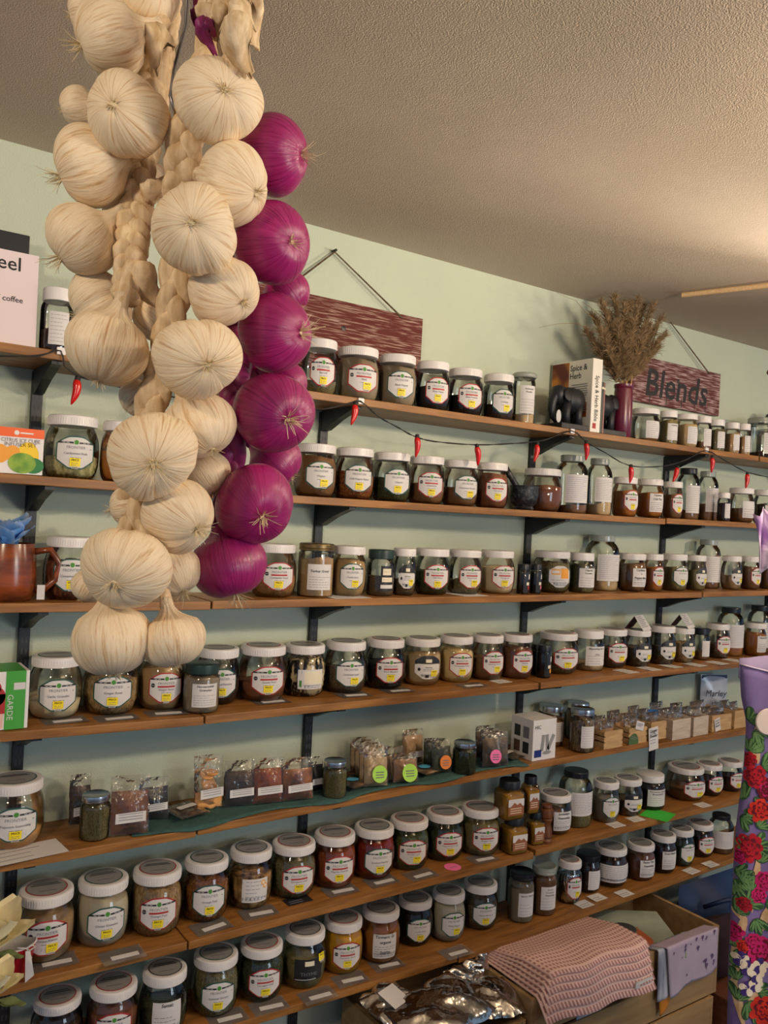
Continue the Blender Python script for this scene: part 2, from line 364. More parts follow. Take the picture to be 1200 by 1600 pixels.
class Wrap(MB):
    """flat print wrapped round a jar: u = angle, z = height as part of the jar's height"""
    def __init__(s, t): super().__init__(); s.t = t; s.K = KASP[t]
    def P(s, u, z, L):
        R = rprof(s.t, z)+.0045*L+.003; return (R*math.sin(u), -R*math.cos(u), z)
    def grid(s, u0, u1, top, bot, m, L, nc=None, nr=4):
        nc = nc or max(2, int(abs(u1-u0)/.11)+1); V = []; F = []
        T = top if callable(top) else (lambda e: top); B = bot if callable(bot) else (lambda e: bot)
        for i in range(nc+1):
            e = -1+2*i/nc; u = u0+(u1-u0)*i/nc; a = B(e); b = T(e)
            for j in range(nr+1): V.append(s.P(u, a+(b-a)*j/nr, L))
        for i in range(nc):
            for j in range(nr): F.append([i*(nr+1)+j, (i+1)*(nr+1)+j, (i+1)*(nr+1)+j+1, i*(nr+1)+j+1])
        return s.add(V, F, m)
    def disc(s, u, z, r, m, L, n=12):
        h = lambda e: math.sqrt(max(0, 1-e*e))*r/s.K
        return s.grid(u-r, u+r, lambda e: z+h(e)+1e-5, lambda e: z-h(e), m, L, n, 2)
    def text(s, t, u, z, h, wmax, m, L, shear=0, bold=0):
        V, F = text_fit(t, h, wmax, shear, bold)
        return s.add([s.P(u+x/.96, z+y/s.K, L) for x, y in V], F, m) if V else s
    def scrawl(s, u0, u1, z1, z0, n, m, L, rnd, th=.02):
        for i in range(n):
            z = z1+(z0-z1)*i/max(1, n-1); u = u0; end = u1-(u1-u0)*rnd.choice((0, .05, .1, .3))
            while u < end-.03:
                w_ = min(rnd.uniform(.07, .22), end-u); s.grid(u, u+w_, z+th/s.K/2, z-th/s.K/2, m, L, 2 if w_ > .1 else 1, 1); u += w_+.035
        return s
HX = .74
def hex_top(z0, z1): return lambda e: z1-(z1-z0)*(.07*e*e+.17*max(0, abs(e)-.35)**1.3*1.6)
def hex_bot(z0, z1): return lambda e: z0+(z1-z0)*(.26*max(0, abs(e)-.38)/.62)
def label_mesh(t, kind, var):
    def mk():
        w = Wrap(t); rnd = random.Random(var*7+3)
        if kind in 'RG':
            z0, z1 = .15, .665; bc = M_RED if kind == 'R' else M_GREEN
            w.grid(-HX, HX, hex_top(z0, z1), hex_bot(z0, z1), bc, 0, 18)
            a, b = z0+.020, z1-.020
            w.grid(-HX+.055, HX-.055, hex_top(a, b), hex_bot(a, b), M_PAPER, 1, 18)
            w.grid(-HX+.06, HX-.06, .572, .545, M_DARKLBL, 2, 12, 1); w.disc(0, .567, .11, M_PAPER, 3); w.disc(0, .567, .085, M_LOGO, 4)
            for q in (-.45, -.3, .3, .45): w.grid(q-.05, q+.05, .562, .555, M_PAPER, 3, 1, 1)
            w.text('FRONTIER', 0, .465, .10, .78, M_GREYINK, 2)
            if kind == 'R':
                w.grid(-.36, .36, .445, .415, M_RED, 2, 6, 1); w.disc(-.55, .45, .085, M_DARKLBL, 2, 8); w.grid(-.62, -.48, .453, .447, M_PAPER, 3, 1, 1)
            else: w.grid(.53, .6, .475, .462, M_GREYINK, 2, 1, 1)
            w.scrawl(-.2, .22, .325, .325, 1, M_GREYINK, 2, rnd)
        elif kind == 'K':      # black arched head with white shield below
            z0, z1 = .16, .66
            w.grid(-HX, HX, hex_top(z0, z1), hex_bot(z0, z1), M_PAPER, 0, 18); w.grid(-HX, HX, hex_top(z0, z1), .475, M_DARKLBL, 1, 18, 2)
            w.grid(-.17, .17, .585, .515, M_CREAMP, 2, 3, 1); w.grid(-.6, .6, .487, .478, M_CREAMP, 2, 10, 1)
            w.grid(-.16, .02, .25, .19, M_DARKLBL, 2, 2, 1); w.disc(-.5, .37, .08, M_DARKLBL, 2, 8)
            w.scrawl(-.3, .3, .37, .34, 2, M_GREYINK, 2, rnd)
        elif kind == 'B':
            w.grid(-.72, .62, .60, .20, M_DARKLBL, 0); w.grid(-.25, .18, .565, .48, M_CREAMP, 1, 4, 1); w.grid(-.68, .3, .235, .222, M_PAPER, 1, 8, 1)
        elif kind == 'D':
            w.grid(-.3, .75, .66, .12, M_DARKLBL, 0)
            w.grid(-.15, .5, .60, .46, M_CREAMP, 1); w.grid(-.2, .65, .41, .31, M_CREAMP, 1); w.grid(-.28, .72, .25, .17, M_PAPER, 1)
            w.scrawl(-.05, .4, .53, .53, 1, M_GREYINK, 2, rnd); w.scrawl(-.1, .55, .36, .36, 1, M_RED, 2, rnd)
        elif kind == 'I':
            w.grid(-.52, .75, .55, .17, M_PAPER, 0); w.grid(-.22, .7, .52, .27, M_CREAMP, 1); w.grid(-.44, -.33, .34, .22, M_LOGO, 1, 2, 1); w.scrawl(-.2, .6, .245, .2, 2, M_GREYINK, 1, rnd)
        elif kind == 'Q':
            w.grid(-.56, .62, .575, .16, M_PAPER, 0)
            for (u, z) in ((.38, .5), (.48, .44)):
                w.disc(u, z, .11, M_ORANGE, 1); w.disc(u, z, .07, M_CREAMP, 2, 8)
            w.scrawl(-.4, .3, .53, .20, 6, M_GREYINK, 1, rnd)
        elif kind == 'O':
            w.grid(-.62, .62, hex_top(.14, .66), hex_bot(.14, .66), M_PAPER, 0, 14); w.grid(0, .5, .60, .36, M_ORANGE, 1); w.grid(-.5, -.05, .58, .45, M_ORANGE, 1, 3, 1); w.grid(-.46, -.1, .55, .48, M_PAPER, 2, 3, 1)
            w.scrawl(-.5, .5, .32, .2, 3, M_GREYINK, 1, rnd)
        elif kind == 'H':
            a = {'J': .62, 'S': .75, 'M': .72, 'T': .8, 'C': .72, 'P': .8}[t]; z0, z1 = (.14, .62) if t != 'P' else (.2, .74)
            w.grid(-a, a, z1, z0, M_PAPER, 0)
            w.scrawl(-a+.1, a-.1, z0+(z1-z0)*.50, z0+.05, {0: 4, 1: 5, 2: 4}[var], M_GREYINK, 1, rnd, .022)
        elif kind in 'WX':
            a = 1.25 if kind == 'X' else {'J': .55, 'S': .6, 'M': .6, 'T': .85, 'C': .6, 'P': .6}[t]; z0, z1 = (.12, .62) if t != 'T' else (.13+.05*var, .66)
            if kind == 'X': z0, z1 = .16, .62
            w.grid(-a, a, z1, z0, M_PAPER, 0); n = 8 if t != 'T' else 12
            w.scrawl(-a+.1, a-.1, z1-.05, z0+.05, n, M_BLUEINK if var == 1 else M_GREYINK, 1, rnd, .018)
        return w.me('jar_label')
    return cached(('lb', t, kind, var), mk)
def price_mesh(t, u, z):
    def mk():
        w = Wrap(t); w.grid(u-.19, u+.19, z+.08, z-.05, M_YEL, 6, 4, 1); w.text('PRICE', u, z+.035, .07, .3, M_INK, 7, 0, .01)
        w.scrawl(u-.13, u+.14, z-.0, z-.03, 2, M_GREYINK, 7, random.Random(2), .016)
        w.grid(u-.12, u+.12, z-.05, z-.085, M_PAPER, 6, 2, 1)
        for k in range(5): w.grid(u-.09+.04*k, u-.072+.04*k, z-.055, z-.08, M_INK, 7, 1, 1)
        return w.me('price_sticker')
    return cached(('p', t, u, z), mk)
def lidsticker_mesh(c):
    def mk():
        mb = MB(); ring = {'R': M_RED, 'G': M_GREEN}.get(c, M_DARKLBL)
        for (r, z, m) in ((.70, 1.003, ring), (.655, 1.006, M_LIDGREY)):
            V = [(r*math.cos(2*math.pi*k/36), r*math.sin(2*math.pi*k/36), z) for k in range(36)]; mb.add(V, [list(range(36))], m)
        for i, (w_, y) in enumerate(((.42, .28), (.5, .16), (.3, -.32))):
            mb.add([(-w_, y-.03, 1.009), (w_, y-.03, 1.009), (w_, y+.03, 1.009), (-w_, y+.03, 1.009)], [[0, 1, 2, 3]], M_DARKLBL if i < 2 else M_GREYINK)
        return mb.me('lid_sticker')
    return cached(('ls', c), mk)
COARSE = {'pods', 'bark', 'chips', 'mush', 'fruit', 'peel', 'foil', 'flower', 'herb'}
def view_off(px): return math.radians(6+12*px/600 if px < 600 else 18+(px-600)*.052)
def make_jar(t, loc, r, H, content, fill, lid, lk, text, label, px, rotj, sticker_lid, var):
    th = math.atan2(CAM[1]-loc[1], CAM[0]-loc[0])
    rz = th+math.pi/2+view_off(px)+rotj
    root = thing('spice_jar' if t != 'M' else 'mason_jar', label, 'jar', loc, (0, 0, rz), 'glass spice jars on the wall shelves')
    S = (r, r, H)
    link('glass_body', glass_mesh(t), root, scale=S)
    co = content in COARSE
    f = link('contents', fill_mesh(t, fill, co, var % 2), root, scale=S)
    f.material_slots[0].link = 'OBJECT'; f.material_slots[0].material = FILL[content]
    l = link('lid', lid_mesh(t, lid), root, scale=S)
    if sticker_lid and t == 'J' and lid == 'w': link('lid_sticker', lidsticker_mesh(lk if lk in 'RG' else 'K'), l)
    if lk != '-':
        lb = link('label', label_mesh(t, lk, var % 3), root, scale=S)
        if lk in 'RGK':
            pu, pz = ((-.02, .24), (.02, .23), (.16, .25), (.0, .24))[var % 4] if lk != 'K' else (.33, .27)
            link('price_sticker', price_mesh(t, pu, pz), lb)
        if lk == 'B': link('price_sticker', price_mesh(t, .6, .58), lb)
        if text:
            def mk():
                w = Wrap(t)
                if lk in 'RG': w.text(text, 0, .365 if lk == 'R' else .375, .085, 1.0, M_GREYINK, 3, 0, .006)
                elif lk == 'K': w.text(text, 0, .40, .075, .8, M_INK, 3)
                elif lk == 'B': w.text(text, -.05, .30, .16, .8, M_GREYINK, 3)
                else:
                    a = {'J': 1.05, 'S': 1.25, 'M': 1.2, 'T': 1.3, 'C': 1.2, 'P': 1.35}[t]; rows = text.split('/')
                    if text.endswith('2oz/oz'): rows = rows[:-2]+['2oz/oz']
                    if text.endswith('29/o'): rows = rows[:-2]+['29/o']
                    zt = .55 if t != 'P' else .66
                    for i, row in enumerate(rows): w.text(row, 0, zt-i*.24/w.K, .13, a, M_INK, 3, .15, .012)
                return w.me('product_name')
            link('product_name', cached(('n', t, lk, text), mk), lb)
    return root
def place_px(k, xl, xr, yt, yb, back=None, rb=.78, rl=.85, inset=.028):
    """real position, radius and height of a round thing standing on shelf k, from its outline in the photo"""
    xc = (xl+xr)/2; ym = yt+(yb-yt)*.6; yc = -D+.09; r = .06
    dl = ray(xl, ym); dr = ray(xr, ym); al = math.atan2(dl[0], dl[1]); ar = math.atan2(dr[0], dr[1])
    for _ in range(6):
        dc = ray(xc, ym); X = CAM[0]+dc[0]*(yc-CAM[1])/dc[1]; z = shelf_z(k, X)
        dist = math.hypot(X-CAM[0], yc-CAM[1]); r = dist*math.sin((ar-al)/2)
        if back is not None: yc = back
        elif k >= 4:
            base = at_z(xc, yb, z); yc = base[1]+rb*r*.9
        else: yc = -D+inset+r
        yc = max(-D+r*rb+.004, min(-r-.006, yc)) if r < .09 else -D/2
    db = ray(xc, yt); zt = CAM[2]+db[2]/math.hypot(db[0], db[1])*(dist+(rl*r if z < CAM[2]-.15 else -rl*r if z > CAM[2]+.1 else 0))
    return X, yc, z, r, zt-z
JARS = """
1|S|62|117|448|547|dkbrown|.45|w|W||white-lidded jar of dark flakes beside the coffee card
1|J|470|528|528|611|herb|.3|w|R|Bay Leaf|jar labelled Bay Leaf
1|J|523|593|540|623|powgrey|.95|w|R|Basil|red-labelled jar full of grey-brown powder
1|J|588|651|552|633|powgrey|.95|w|G|Black Pepper|green-labelled jar of powder marked Black Pepper
1|J|647|703|563|638|black|.6|w|R|Black Pepper|red-labelled jar of black grains beside the Black Pepper jar
1|J|697|755|574|647|black|.55|w|R|Black Sesame|red-labelled jar of black grains, second before the clip-top jar
1|J|752|804|583|655|dkbrown|.4|w|G|Caraway|green-labelled jar touching the clip-top jar
1|P|799|836|581|661|sand|.22|c|H|Asafoetida/Powder|clip-top glass jar with handwritten Powder label
1|J|984|1032|637|684|brown|.15|w|W||nearly empty wide jar beside the burgundy vase
1|S|1029|1059|641|689|olive|.9|w|H|Calendula|jar of olive herb with handwritten Calendula label
1|J|1053|1091|646|698|sand|.85|w|W||sand-filled jar with paper label, third from the burgundy vase
1|S|1085|1112|650|700|brown|.25|w|W||small jar with slanted paper label, fourth from the vase
1|S|1105|1133|655|702|herb|.85|w|W||jar of green-brown herb with paper label, fifth from the vase
1|S|1131|1156|660|703|tan|.8|w|W||jar with paper label, sixth from the vase
1|S|1151|1173|662|706|tan|.7|w|W||narrow jar with paper label, seventh from the vase
1|C|1166|1212|652|711|dkbrown|.2|c|W||clear-lidded jar at the far end
2|J|68|156|651|749|pods|.42|w|G|Cardamom Pods|jar labelled Cardamom Pods
2|J|155|222|660|751|orange|.6|w|G|Cayenne|jar of orange powder half behind the garlic braid
2|J|459|526|695|775|brown|.95|w|G|Organic|green-labelled jar filled with brown powder
2|J|521|585|701|778|chili|.62|w|G|Chili Pepper Flakes|jar labelled Chili Pepper Flakes
2|J|580|642|708|783|herbdk|.55|w|G|Chervil|green-labelled jar of dark green leaf
2|J|636|695|714|787|brown|.55|w|R|Cinnamon|red-labelled jar half full of brown powder
2|J|689|747|720|791|brown|.5|w|G|Cinnamon Ground|green-labelled jar half full of brown powder
2|J|740|794|724|794|cocoa|.95|w|R|Cinnamon|red-labelled jar of reddish powder beside the mortar
2|J|815|878|733|800|cocoa|.7|w|-||unlabelled jar of reddish powder behind a small bag
2|T|866|918|712|802|brown|.12|c|W||tall clear jar with long paper label, taller of two
2|T|914|956|717|805|sand|.22|c|W||tall clear jar with pale sand at its foot
2|J|955|997|746|805|orange|.8|w|R||red-labelled jar of orange-brown powder
2|J|992|1037|749|809|orange|.8|w|H|Cayenne/Chili Thai|jar of orange powder with handwritten label
2|J|1034|1067|753|811|brown|.8|w|R||red-labelled jar before the black-lidded tall jar
2|T|1055|1093|732|812|brown|.2|k|W||black-lidded tall jar with paper label
2|T|1087|1122|737|815|brown|.42|c|W||tall clear jar half full of brown powder
2|S|1120|1141|770|816|dkbrown|.8|w|W||slim dark jar with upright white label
2|J|1136|1179|763|818|brown|.5|w|H||broad jar with wide handwritten label
2|J|1175|1212|766|819|dkbrown|.7|w|G||green-labelled jar at the far end
3|J|67|150|837|935|bark|.75|w|G|Cinnamon Chips|jar of cinnamon chips beside the brown mug
3|J|391|463|848|930|coriander|.5|w|R|Coriander Seed|jar labelled Coriander Seed
3|C|465|521|848|932|tan|.88|b|H|/Turkey Gravy|brass-lidded jar of tan powder
3|J|516|572|852|931|powtan|.9|w|G|Cumin Seed|jar labelled Cumin Seed
3|S|572|620|858|933|seed|.5|g|D||green-lidded jar of brown seed with dark label
3|J|608|650|856|928|seed|.4|w|K|Dill Weed|black-topped label jar right beside the green-lidded jar
3|J|645|703|856|930|herbdk|.6|w|R|Dill Weed|red-labelled jar of dark herb
3|J|698|753|858|929|herb|.35|w|R|Fennel Seed|jar labelled Fennel Seed
3|J|747|804|859|929|cream|.75|w|R|Fenugreek|jar of cream powder beside the black tins
3|J|830|892|860|929|herb|.9|w|O||wide jar with orange and white label
3|S|887|929|863|928|herb|.85|w|H|Chipotle/Powder|jar with handwritten Chipotle label
3|T|912|967|836|927|sand|.42|c|W||tall clear jar of sand between two white-lidded jars
3|J|963|1010|864|928|brown|.9|w|H|Caribbean/+/Pepper Bean|jar with handwritten Pepper label
3|J|1003|1037|865|926|orange|.8|w|R||orange powder jar beside the handwritten Pepper jar
3|J|1031|1075|865|925|olive|.8|w|G||green-labelled jar of olive powder
3|J|1069|1104|867|924|olive|.7|w|K||black-topped label jar before the tall brown jar
3|T|1085|1127|843|922|brown|.8|c|W||tall brown-filled jar with full-height label
3|J|1124|1160|868|923|tan|.5|w|K||black-topped label jar just past the tall brown jar
3|J|1154|1189|869|922|brown|.85|w|R||red-labelled jar past the tall brown jar
3|J|1183|1217|869|920|brown|.7|w|W||paper-labelled jar at the far end
4|J|43|129|1017|1124|cream|.33|w|G|Garlic Granules|jar labelled Garlic Granules
4|J|129|217|1012|1118|chips|.7|w|G|Ginger Root|green-labelled Ginger Root jar
4|J|214|291|1010|1109|powtan|.9|w|R|Ginger Root|red-labelled Ginger Root jar
4|S|285|344|1031|1115|powgrey|.9|g|H|Horseradish/Granules|jar with handwritten Horseradish Granules label
4|J|302|375|1006|1100|dkbrown|.6|w|G|Grains of Paradise|jar labelled Grains of Paradise
4|J|371|448|1002|1094|cocoa|.4|w|R|Green Peel|red-labelled jar of brown peel
4|J|441|509|1001|1088|mush|.9|w|I||jar of black and cream dried mushroom slices
4|J|505|573|996|1082|seed|.55|w|G|Lavender Leaf|green-labelled jar with round yellow price sticker
4|J|569|633|993|1076|black|.6|w|R|Black Mustard|red-labelled jar of near-black seed
4|J|629|689|992|1071|sand|.8|w|K|Nutmeg|black-topped label jar of sand powder
4|J|683|740|989|1067|yellowcream|.85|w|R|Nutritional Yeast|jar of pale yellow powder
4|J|734|788|988|1064|brown|.6|w|R|Nutmeg Whole|red-labelled brown jar after the pale yellow jar
4|J|779|833|987|1062|cocoa|.85|w|R|Nutmeg|red-labelled jar of reddish powder beside black bottles
4|J|839|904|984|1053|herb|.5|w|R||wide red-labelled jar of brown herb
4|S|893|944|981|1049|sand|.2|w|H|Blistering bark//29/o|jar with big handwritten white label
4|J|929|981|979|1045|seed|.6|w|R||red-labelled jar past the big handwritten label
4|J|972|1018|981|1043|seed|.6|w|K||black-topped label jar under first tent card
4|J|1010|1056|975|1040|seed|.55|w|K||black-topped label jar between the tent cards
4|J|1043|1086|978|1037|chips|.7|w|K||black-topped label jar under second tent card
4|S|1080|1109|980|1032|brown|.3|k|W||small dark-lidded jar with blank white label
4|J|1099|1141|972|1030|seed|.5|w|R||red-labelled jar before the tall orange-bottomed jar
4|T|1119|1162|948|1027|orange|.25|k|W||dark-lidded tall jar with orange spice at its foot
4|J|1160|1198|971|1027|orange|.85|w|H|Honey Bee|orange jar with handwritten label
4|T|1166|1206|945|1023|brown|.4|k|W||dark-lidded tall jar at the far end
5|J|-30|70|1204|1327|apricot|.3|w|G|Popcorn Seasoning|big jar labelled Popcorn Seasoning
5|M|124|172|1233|1314|herb|.88|s|-||mason jar of green herb beside the cinnamon-coloured bag
5|M|503|542|1182|1249|herb|.88|s|-||mason jar of pale herb beside the dark bags
5|M|706|744|1154|1216|herbdk|.9|s|-||mason jar of dark green herb
5|M|838|881|1097|1180|brown|.85|s|W||mason jar half hidden by the white carton
5|M|883|921|1093|1172|brown|.85|s|-||mason jar hidden behind the flower-filled one
5|M|889|929|1102|1183|flower|.88|s|W||tall mason jar of dried flower pieces
6|J|22|117|1371|1504|tan|.75|w|R|Onion Flakes|jar labelled Onion Flakes
6|J|116|203|1355|1480|powcream|.93|w|G|Onion Granules|jar labelled Onion Granules
6|J|201|285|1341|1464|chips|.93|w|R|Orange Peel|red-labelled Orange Peel jar
6|J|283|358|1326|1442|peel|.75|w|G|Orange Peel|green-labelled Orange Peel jar
6|J|354|426|1311|1422|fruit|.7|w|Q||jar of fruit pieces with orange-slice label
6|J|420|494|1301|1406|herb|.85|w|R|Oregano Leaf|jar labelled Oregano Leaf
6|J|486|556|1288|1390|paprika|.85|w|R|Paprika Powder|jar labelled Paprika Powder
6|J|549|617|1278|1376|red|.9|w|G|Smoked Paprika|jar labelled Smoked Paprika
6|J|604|670|1267|1362|herbgr|.85|w|R|Parsley Leaf|jar labelled Parsley Leaf
6|J|661|725|1257|1348|herbdk|.8|w|R|Peppermint Leaf|red-labelled jar of dark leaf above pink sticker
6|J|716|781|1250|1340|olive|.85|w|R|Poppy Seed|red-labelled jar beside the mustard-coloured jars
6|J|838|895|1230|1307|brown|.6|w|H|Jambalaya/Seasoning|jar with handwritten Jambalaya Seasoning label
6|T|870|925|1198|1295|olive|.3|k|W||dark-lidded tall jar behind the Jambalaya jar
6|J|923|968|1213|1288|powgrey|.7|w|G||green-labelled grey jar past the tall jar
6|J|955|1004|1208|1278|seed|.5|w|K||black-topped label jar before the green paper
6|S|990|1039|1202|1268|dkbrown|.75|w|H|Parmesan Italian/Breadsticks|handwritten-label jar standing on green paper
6|J|1038|1103|1189|1254|brown|.4|w|R||wide red-labelled jar past the green paper
6|J|1083|1130|1187|1247|dkbrown|.6|w|R||dark red-labelled jar, second past the green paper
6|J|1118|1161|1183|1240|dkbrown|.6|w|R||dark jar just before the floral apron
7|J|46|129|1537|1655|dkbrown|.7|w|R||dark jar nearest the red cup
7|J|134|216|1516|1640|cocoa|.7|w|R|Star Anise|dark jar with cream strip beside the Sumac jar
7|J|217|293|1495|1622|herbdk|.5|w|H|Sumac|jar with handwritten Sumac label
7|J|297|373|1471|1590|herb|.93|w|G|Summer Savory|green-labelled jar filled with grey-green herb
7|J|370|443|1455|1567|herbdk|.9|w|R|Tarragon Leaf|red-labelled herb jar before the Thyme jar
7|J|439|509|1435|1547|olive|.55|w|B|THYME|jar with black Thyme label
7|J|501|567|1419|1524|turmeric|.93|w|R|Turmeric Root|jar of bright yellow turmeric powder
7|J|561|625|1404|1507|orange|.8|w|H|Turmeric Gr/organic//2oz/oz|jar with handwritten Turmeric label
7|J|618|676|1390|1480|black|.9|w|G|Vanilla Bean|black-filled jar labelled Vanilla Bean
7|J|671|727|1380|1474|powcream|.93|w|G|White Pepper|green-labelled jar of pale cream powder
7|J|720|778|1366|1456|seed|.7|w|G|Yellow Mustard|dark jar beside the Savory mason jar
7|M|793|834|1352|1443|powgrey|.85|k|H|Savory Thyme|dark-lidded mason jar with handwritten Savory label
7|M|828|869|1343|1432|brown|.95|c|H|Dutch/Coconut/Seasoning|clear-lidded brown jar with handwritten Seasoning label
7|J|868|909|1335|1415|foil|.85|w|R||jar holding a silver foil pouch
7|J|897|939|1325|1398|dkbrown|.8|k|W||dark-lidded jar with yellow-footed label
7|J|925|981|1312|1390|dkbrown|.85|w|X||broad jar wrapped in wide paper label
7|J|975|1024|1308|1380|cocoa|.85|w|H|Sweet Thai/Seasoning|reddish jar with handwritten Thai label
7|J|1012|1057|1295|1368|dkbrown|.85|w|H|Steak House|dark jar with handwritten Steak label
7|J|1042|1085|1287|1357|herbdk|.7|w|G||green-labelled jar above white tags
7|J|1070|1116|1278|1343|dkbrown|.8|w|R||red-labelled jar before the tall wrapped jar
7|T|1105|1146|1268|1337|brown|.3|k|X||tall jar wrapped in white label before the apron
"""
rows = []
for ln in JARS.strip().splitlines():
    k, t, xl, xr, yt, yb, c, fl, lid, lk, tx, nm = ln.split('|')
    k = int(k); xl, xr, yt, yb = map(float, (xl, xr, yt, yb)); fl = float(fl)
    back = None
    if t == 'T' and k != 6 and not (k == 2 and xl < 950) and k != 7: back = -.062
    if t == 'M' and (xl, k) in ((838, 5), (883, 5)): back = -.05
    rl = .62 if t == 'T' else .85
    X, y, z, r, H = place_px(k, xl, xr, yt, yb, back, rl=rl)
    rows.append([k, t, X, y, z, r, H, c, fl, lid, lk, tx, nm, (xl+xr)/2])
for a in range(len(rows)):                 # jars stand side by side without touching
    for b in range(a+1, len(rows)):
        A, B = rows[a], rows[b]
        if A[0] != B[0]: continue
        for _ in range(3):
            dx, dy = B[2]-A[2], B[3]-A[3]; d = math.hypot(dx, dy); need = (A[5]+B[5])*1.012+.001
            if d < need:
                ov = need-d; k = min(.5, ov/(A[5]+B[5]))
                for J, s in ((A, -1), (B, 1)):
                    J[2] += s*dx/d*ov*.3; J[5] *= 1-k*.45
for i, (k, t, X, y, z, r, H, c, fl, lid, lk, tx, nm, px) in enumerate(rows):
    make_jar(t, (X, y, z+.0004), r, H, c, fl, lid, lk, tx, f'{nm}, on the {ORD[k]} shelf', px, random.uniform(-.07, .07), k >= 4, i)
ALL_JARS = rows
# ---------------------------------------------------------------- hanging braids of garlic and onions
M_GARLIC = streak_mat('garlic_skin', [(186, 142, 100), (228, 198, 156), (242, 224, 192), (234, 210, 174), (206, 166, 122)], 4.5, .42, .45, .5, 2.3, .4, .06)
M_ONION = streak_mat('onion_skin', [(104, 18, 66), (156, 32, 100), (172, 44, 116), (126, 22, 82)], 7, .3, .26, .3, 2.4, .5, .05)
M_STALK = mat('dry_stalk', (194, 162, 118), (236, 212, 174), 110, (1, 1, .12), .7, .4)
M_PSTALK = mat('purple_stalk', (112, 26, 76), (150, 50, 110), 40, (1, 1, .25), .5, .5)
M_ROOT = mat('dry_root', (222, 204, 164), rough=.8)
M_WIRE = mat('steel_wire', (120, 120, 124), rough=.3, metal=.9)
def bulb_mesh(var, onion):
    rnd = random.Random(var+(50 if onion else 0)); n = 72; prof = []
    N = 26
    for i in range(N+1):                   # t: 0 root pole .. 1 stem neck
        t = i/N; q = math.pi*(.03+.97*t) if False else math.pi*t
        r = math.sin(q)**.92; z = -math.cos(q)*(.86 if not onion else .9)
        if t < .12: z += .10*(1-t/.12)**1.5                # dimple round the roots
        if t > .72:                                        # drawn up into the neck
            s = (t-.72)/.28; r = r*(1-s)+(.17+.22*(1-s)**2)*s*1.0 + .03*(1-s); z = z*(1-s)+(z+.55*s*s)*s + 0
        prof.append((max(r, .02), z, t))
    cloves = [(rnd.uniform(0, 6.28), rnd.uniform(.5, 1)) for _ in range(9 if not onion else 5)]
    folds = [(rnd.uniform(0, 6.28), rnd.uniform(.4, 1), rnd.uniform(.03, .08)) for _ in range(26)]
    V = []; F = []
    for (r, z, t) in prof:
        wp = min(1, max(0, (abs(t-.45)-.12)/.3)); wmid = .35+.65*wp
        for k in range(n):
            q = 2*math.pi*k/n; d = 0
            for (a, h) in cloves:
                e = abs((q-a+math.pi) % (2*math.pi)-math.pi); d -= (.075 if not onion else .018)*h*math.exp(-(e/.13)**2)
            for (a, h, wd) in folds:
                e = abs((q-a+math.pi) % (2*math.pi)-math.pi); d += (.045 if not onion else .016)*h*wp*math.exp(-(e/wd)**2)*(1 if h > .65 else -1)
            d *= wmid
            d += (.02 if onion else .038)*math.sin(2*q+var)+(.015 if onion else .028)*math.sin(3*q+2*var+z*2)
            rr = r*(1+d*1.3); V.append((rr*math.cos(q), rr*math.sin(q), z+.01*math.sin(5*q+var)*r))
    for i in range(N):
        for k in range(n): F.append([i*n+k, i*n+(k+1) % n, (i+1)*n+(k+1) % n, (i+1)*n+k])
    F.append(list(range(n))[::-1]); F.append([N*n+k for k in range(n)])
    return mesh_of('bulb', V, F, [M_ONION if onion else M_GARLIC], None, True)
def tuft_mesh(var, long):
    rnd = random.Random(var+9); mb = MB(); z0 = -.76
    mb.lathe([(0, z0-.05), (.07, z0-.05), (.10, z0), (.09, z0+.06)], M_ROOT, 10)
    for i in range(26):
        a = rnd.uniform(0, 6.28); L = rnd.uniform(.12, .3)*(2.3 if long else 1); sp = rnd.uniform(.1, .9)
        p0 = Vector((.05*math.cos(a), .05*math.sin(a), z0)); d = Vector((math.cos(a)*sp, math.sin(a)*sp, -1)).normalized(); s = Vector((rnd.uniform(-1, 1), rnd.uniform(-1, 1), rnd.uniform(-.3, .6)))
        mb.tube([p0, p0+d*L*.5+s*L*.08, p0+d*L+s*L*.35], [.012, .010, .006], M_ROOT, 3, False)
    return mb.me('root_tuft')
BULBS = [cached(('b', v), lambda v=v: bulb_mesh(v, False)) for v in range(4)]
OBULBS = [cached(('ob', v), lambda v=v: bulb_mesh(v, True)) for v in range(3)]
TUFTS = [tuft_mesh(0, False), tuft_mesh(1, True), tuft_mesh(2, False)]
def img_dir(dx, dy, dz): return Vector(AX[0]*dx - AX[1]*dy - AX[2]*dz).normalized()
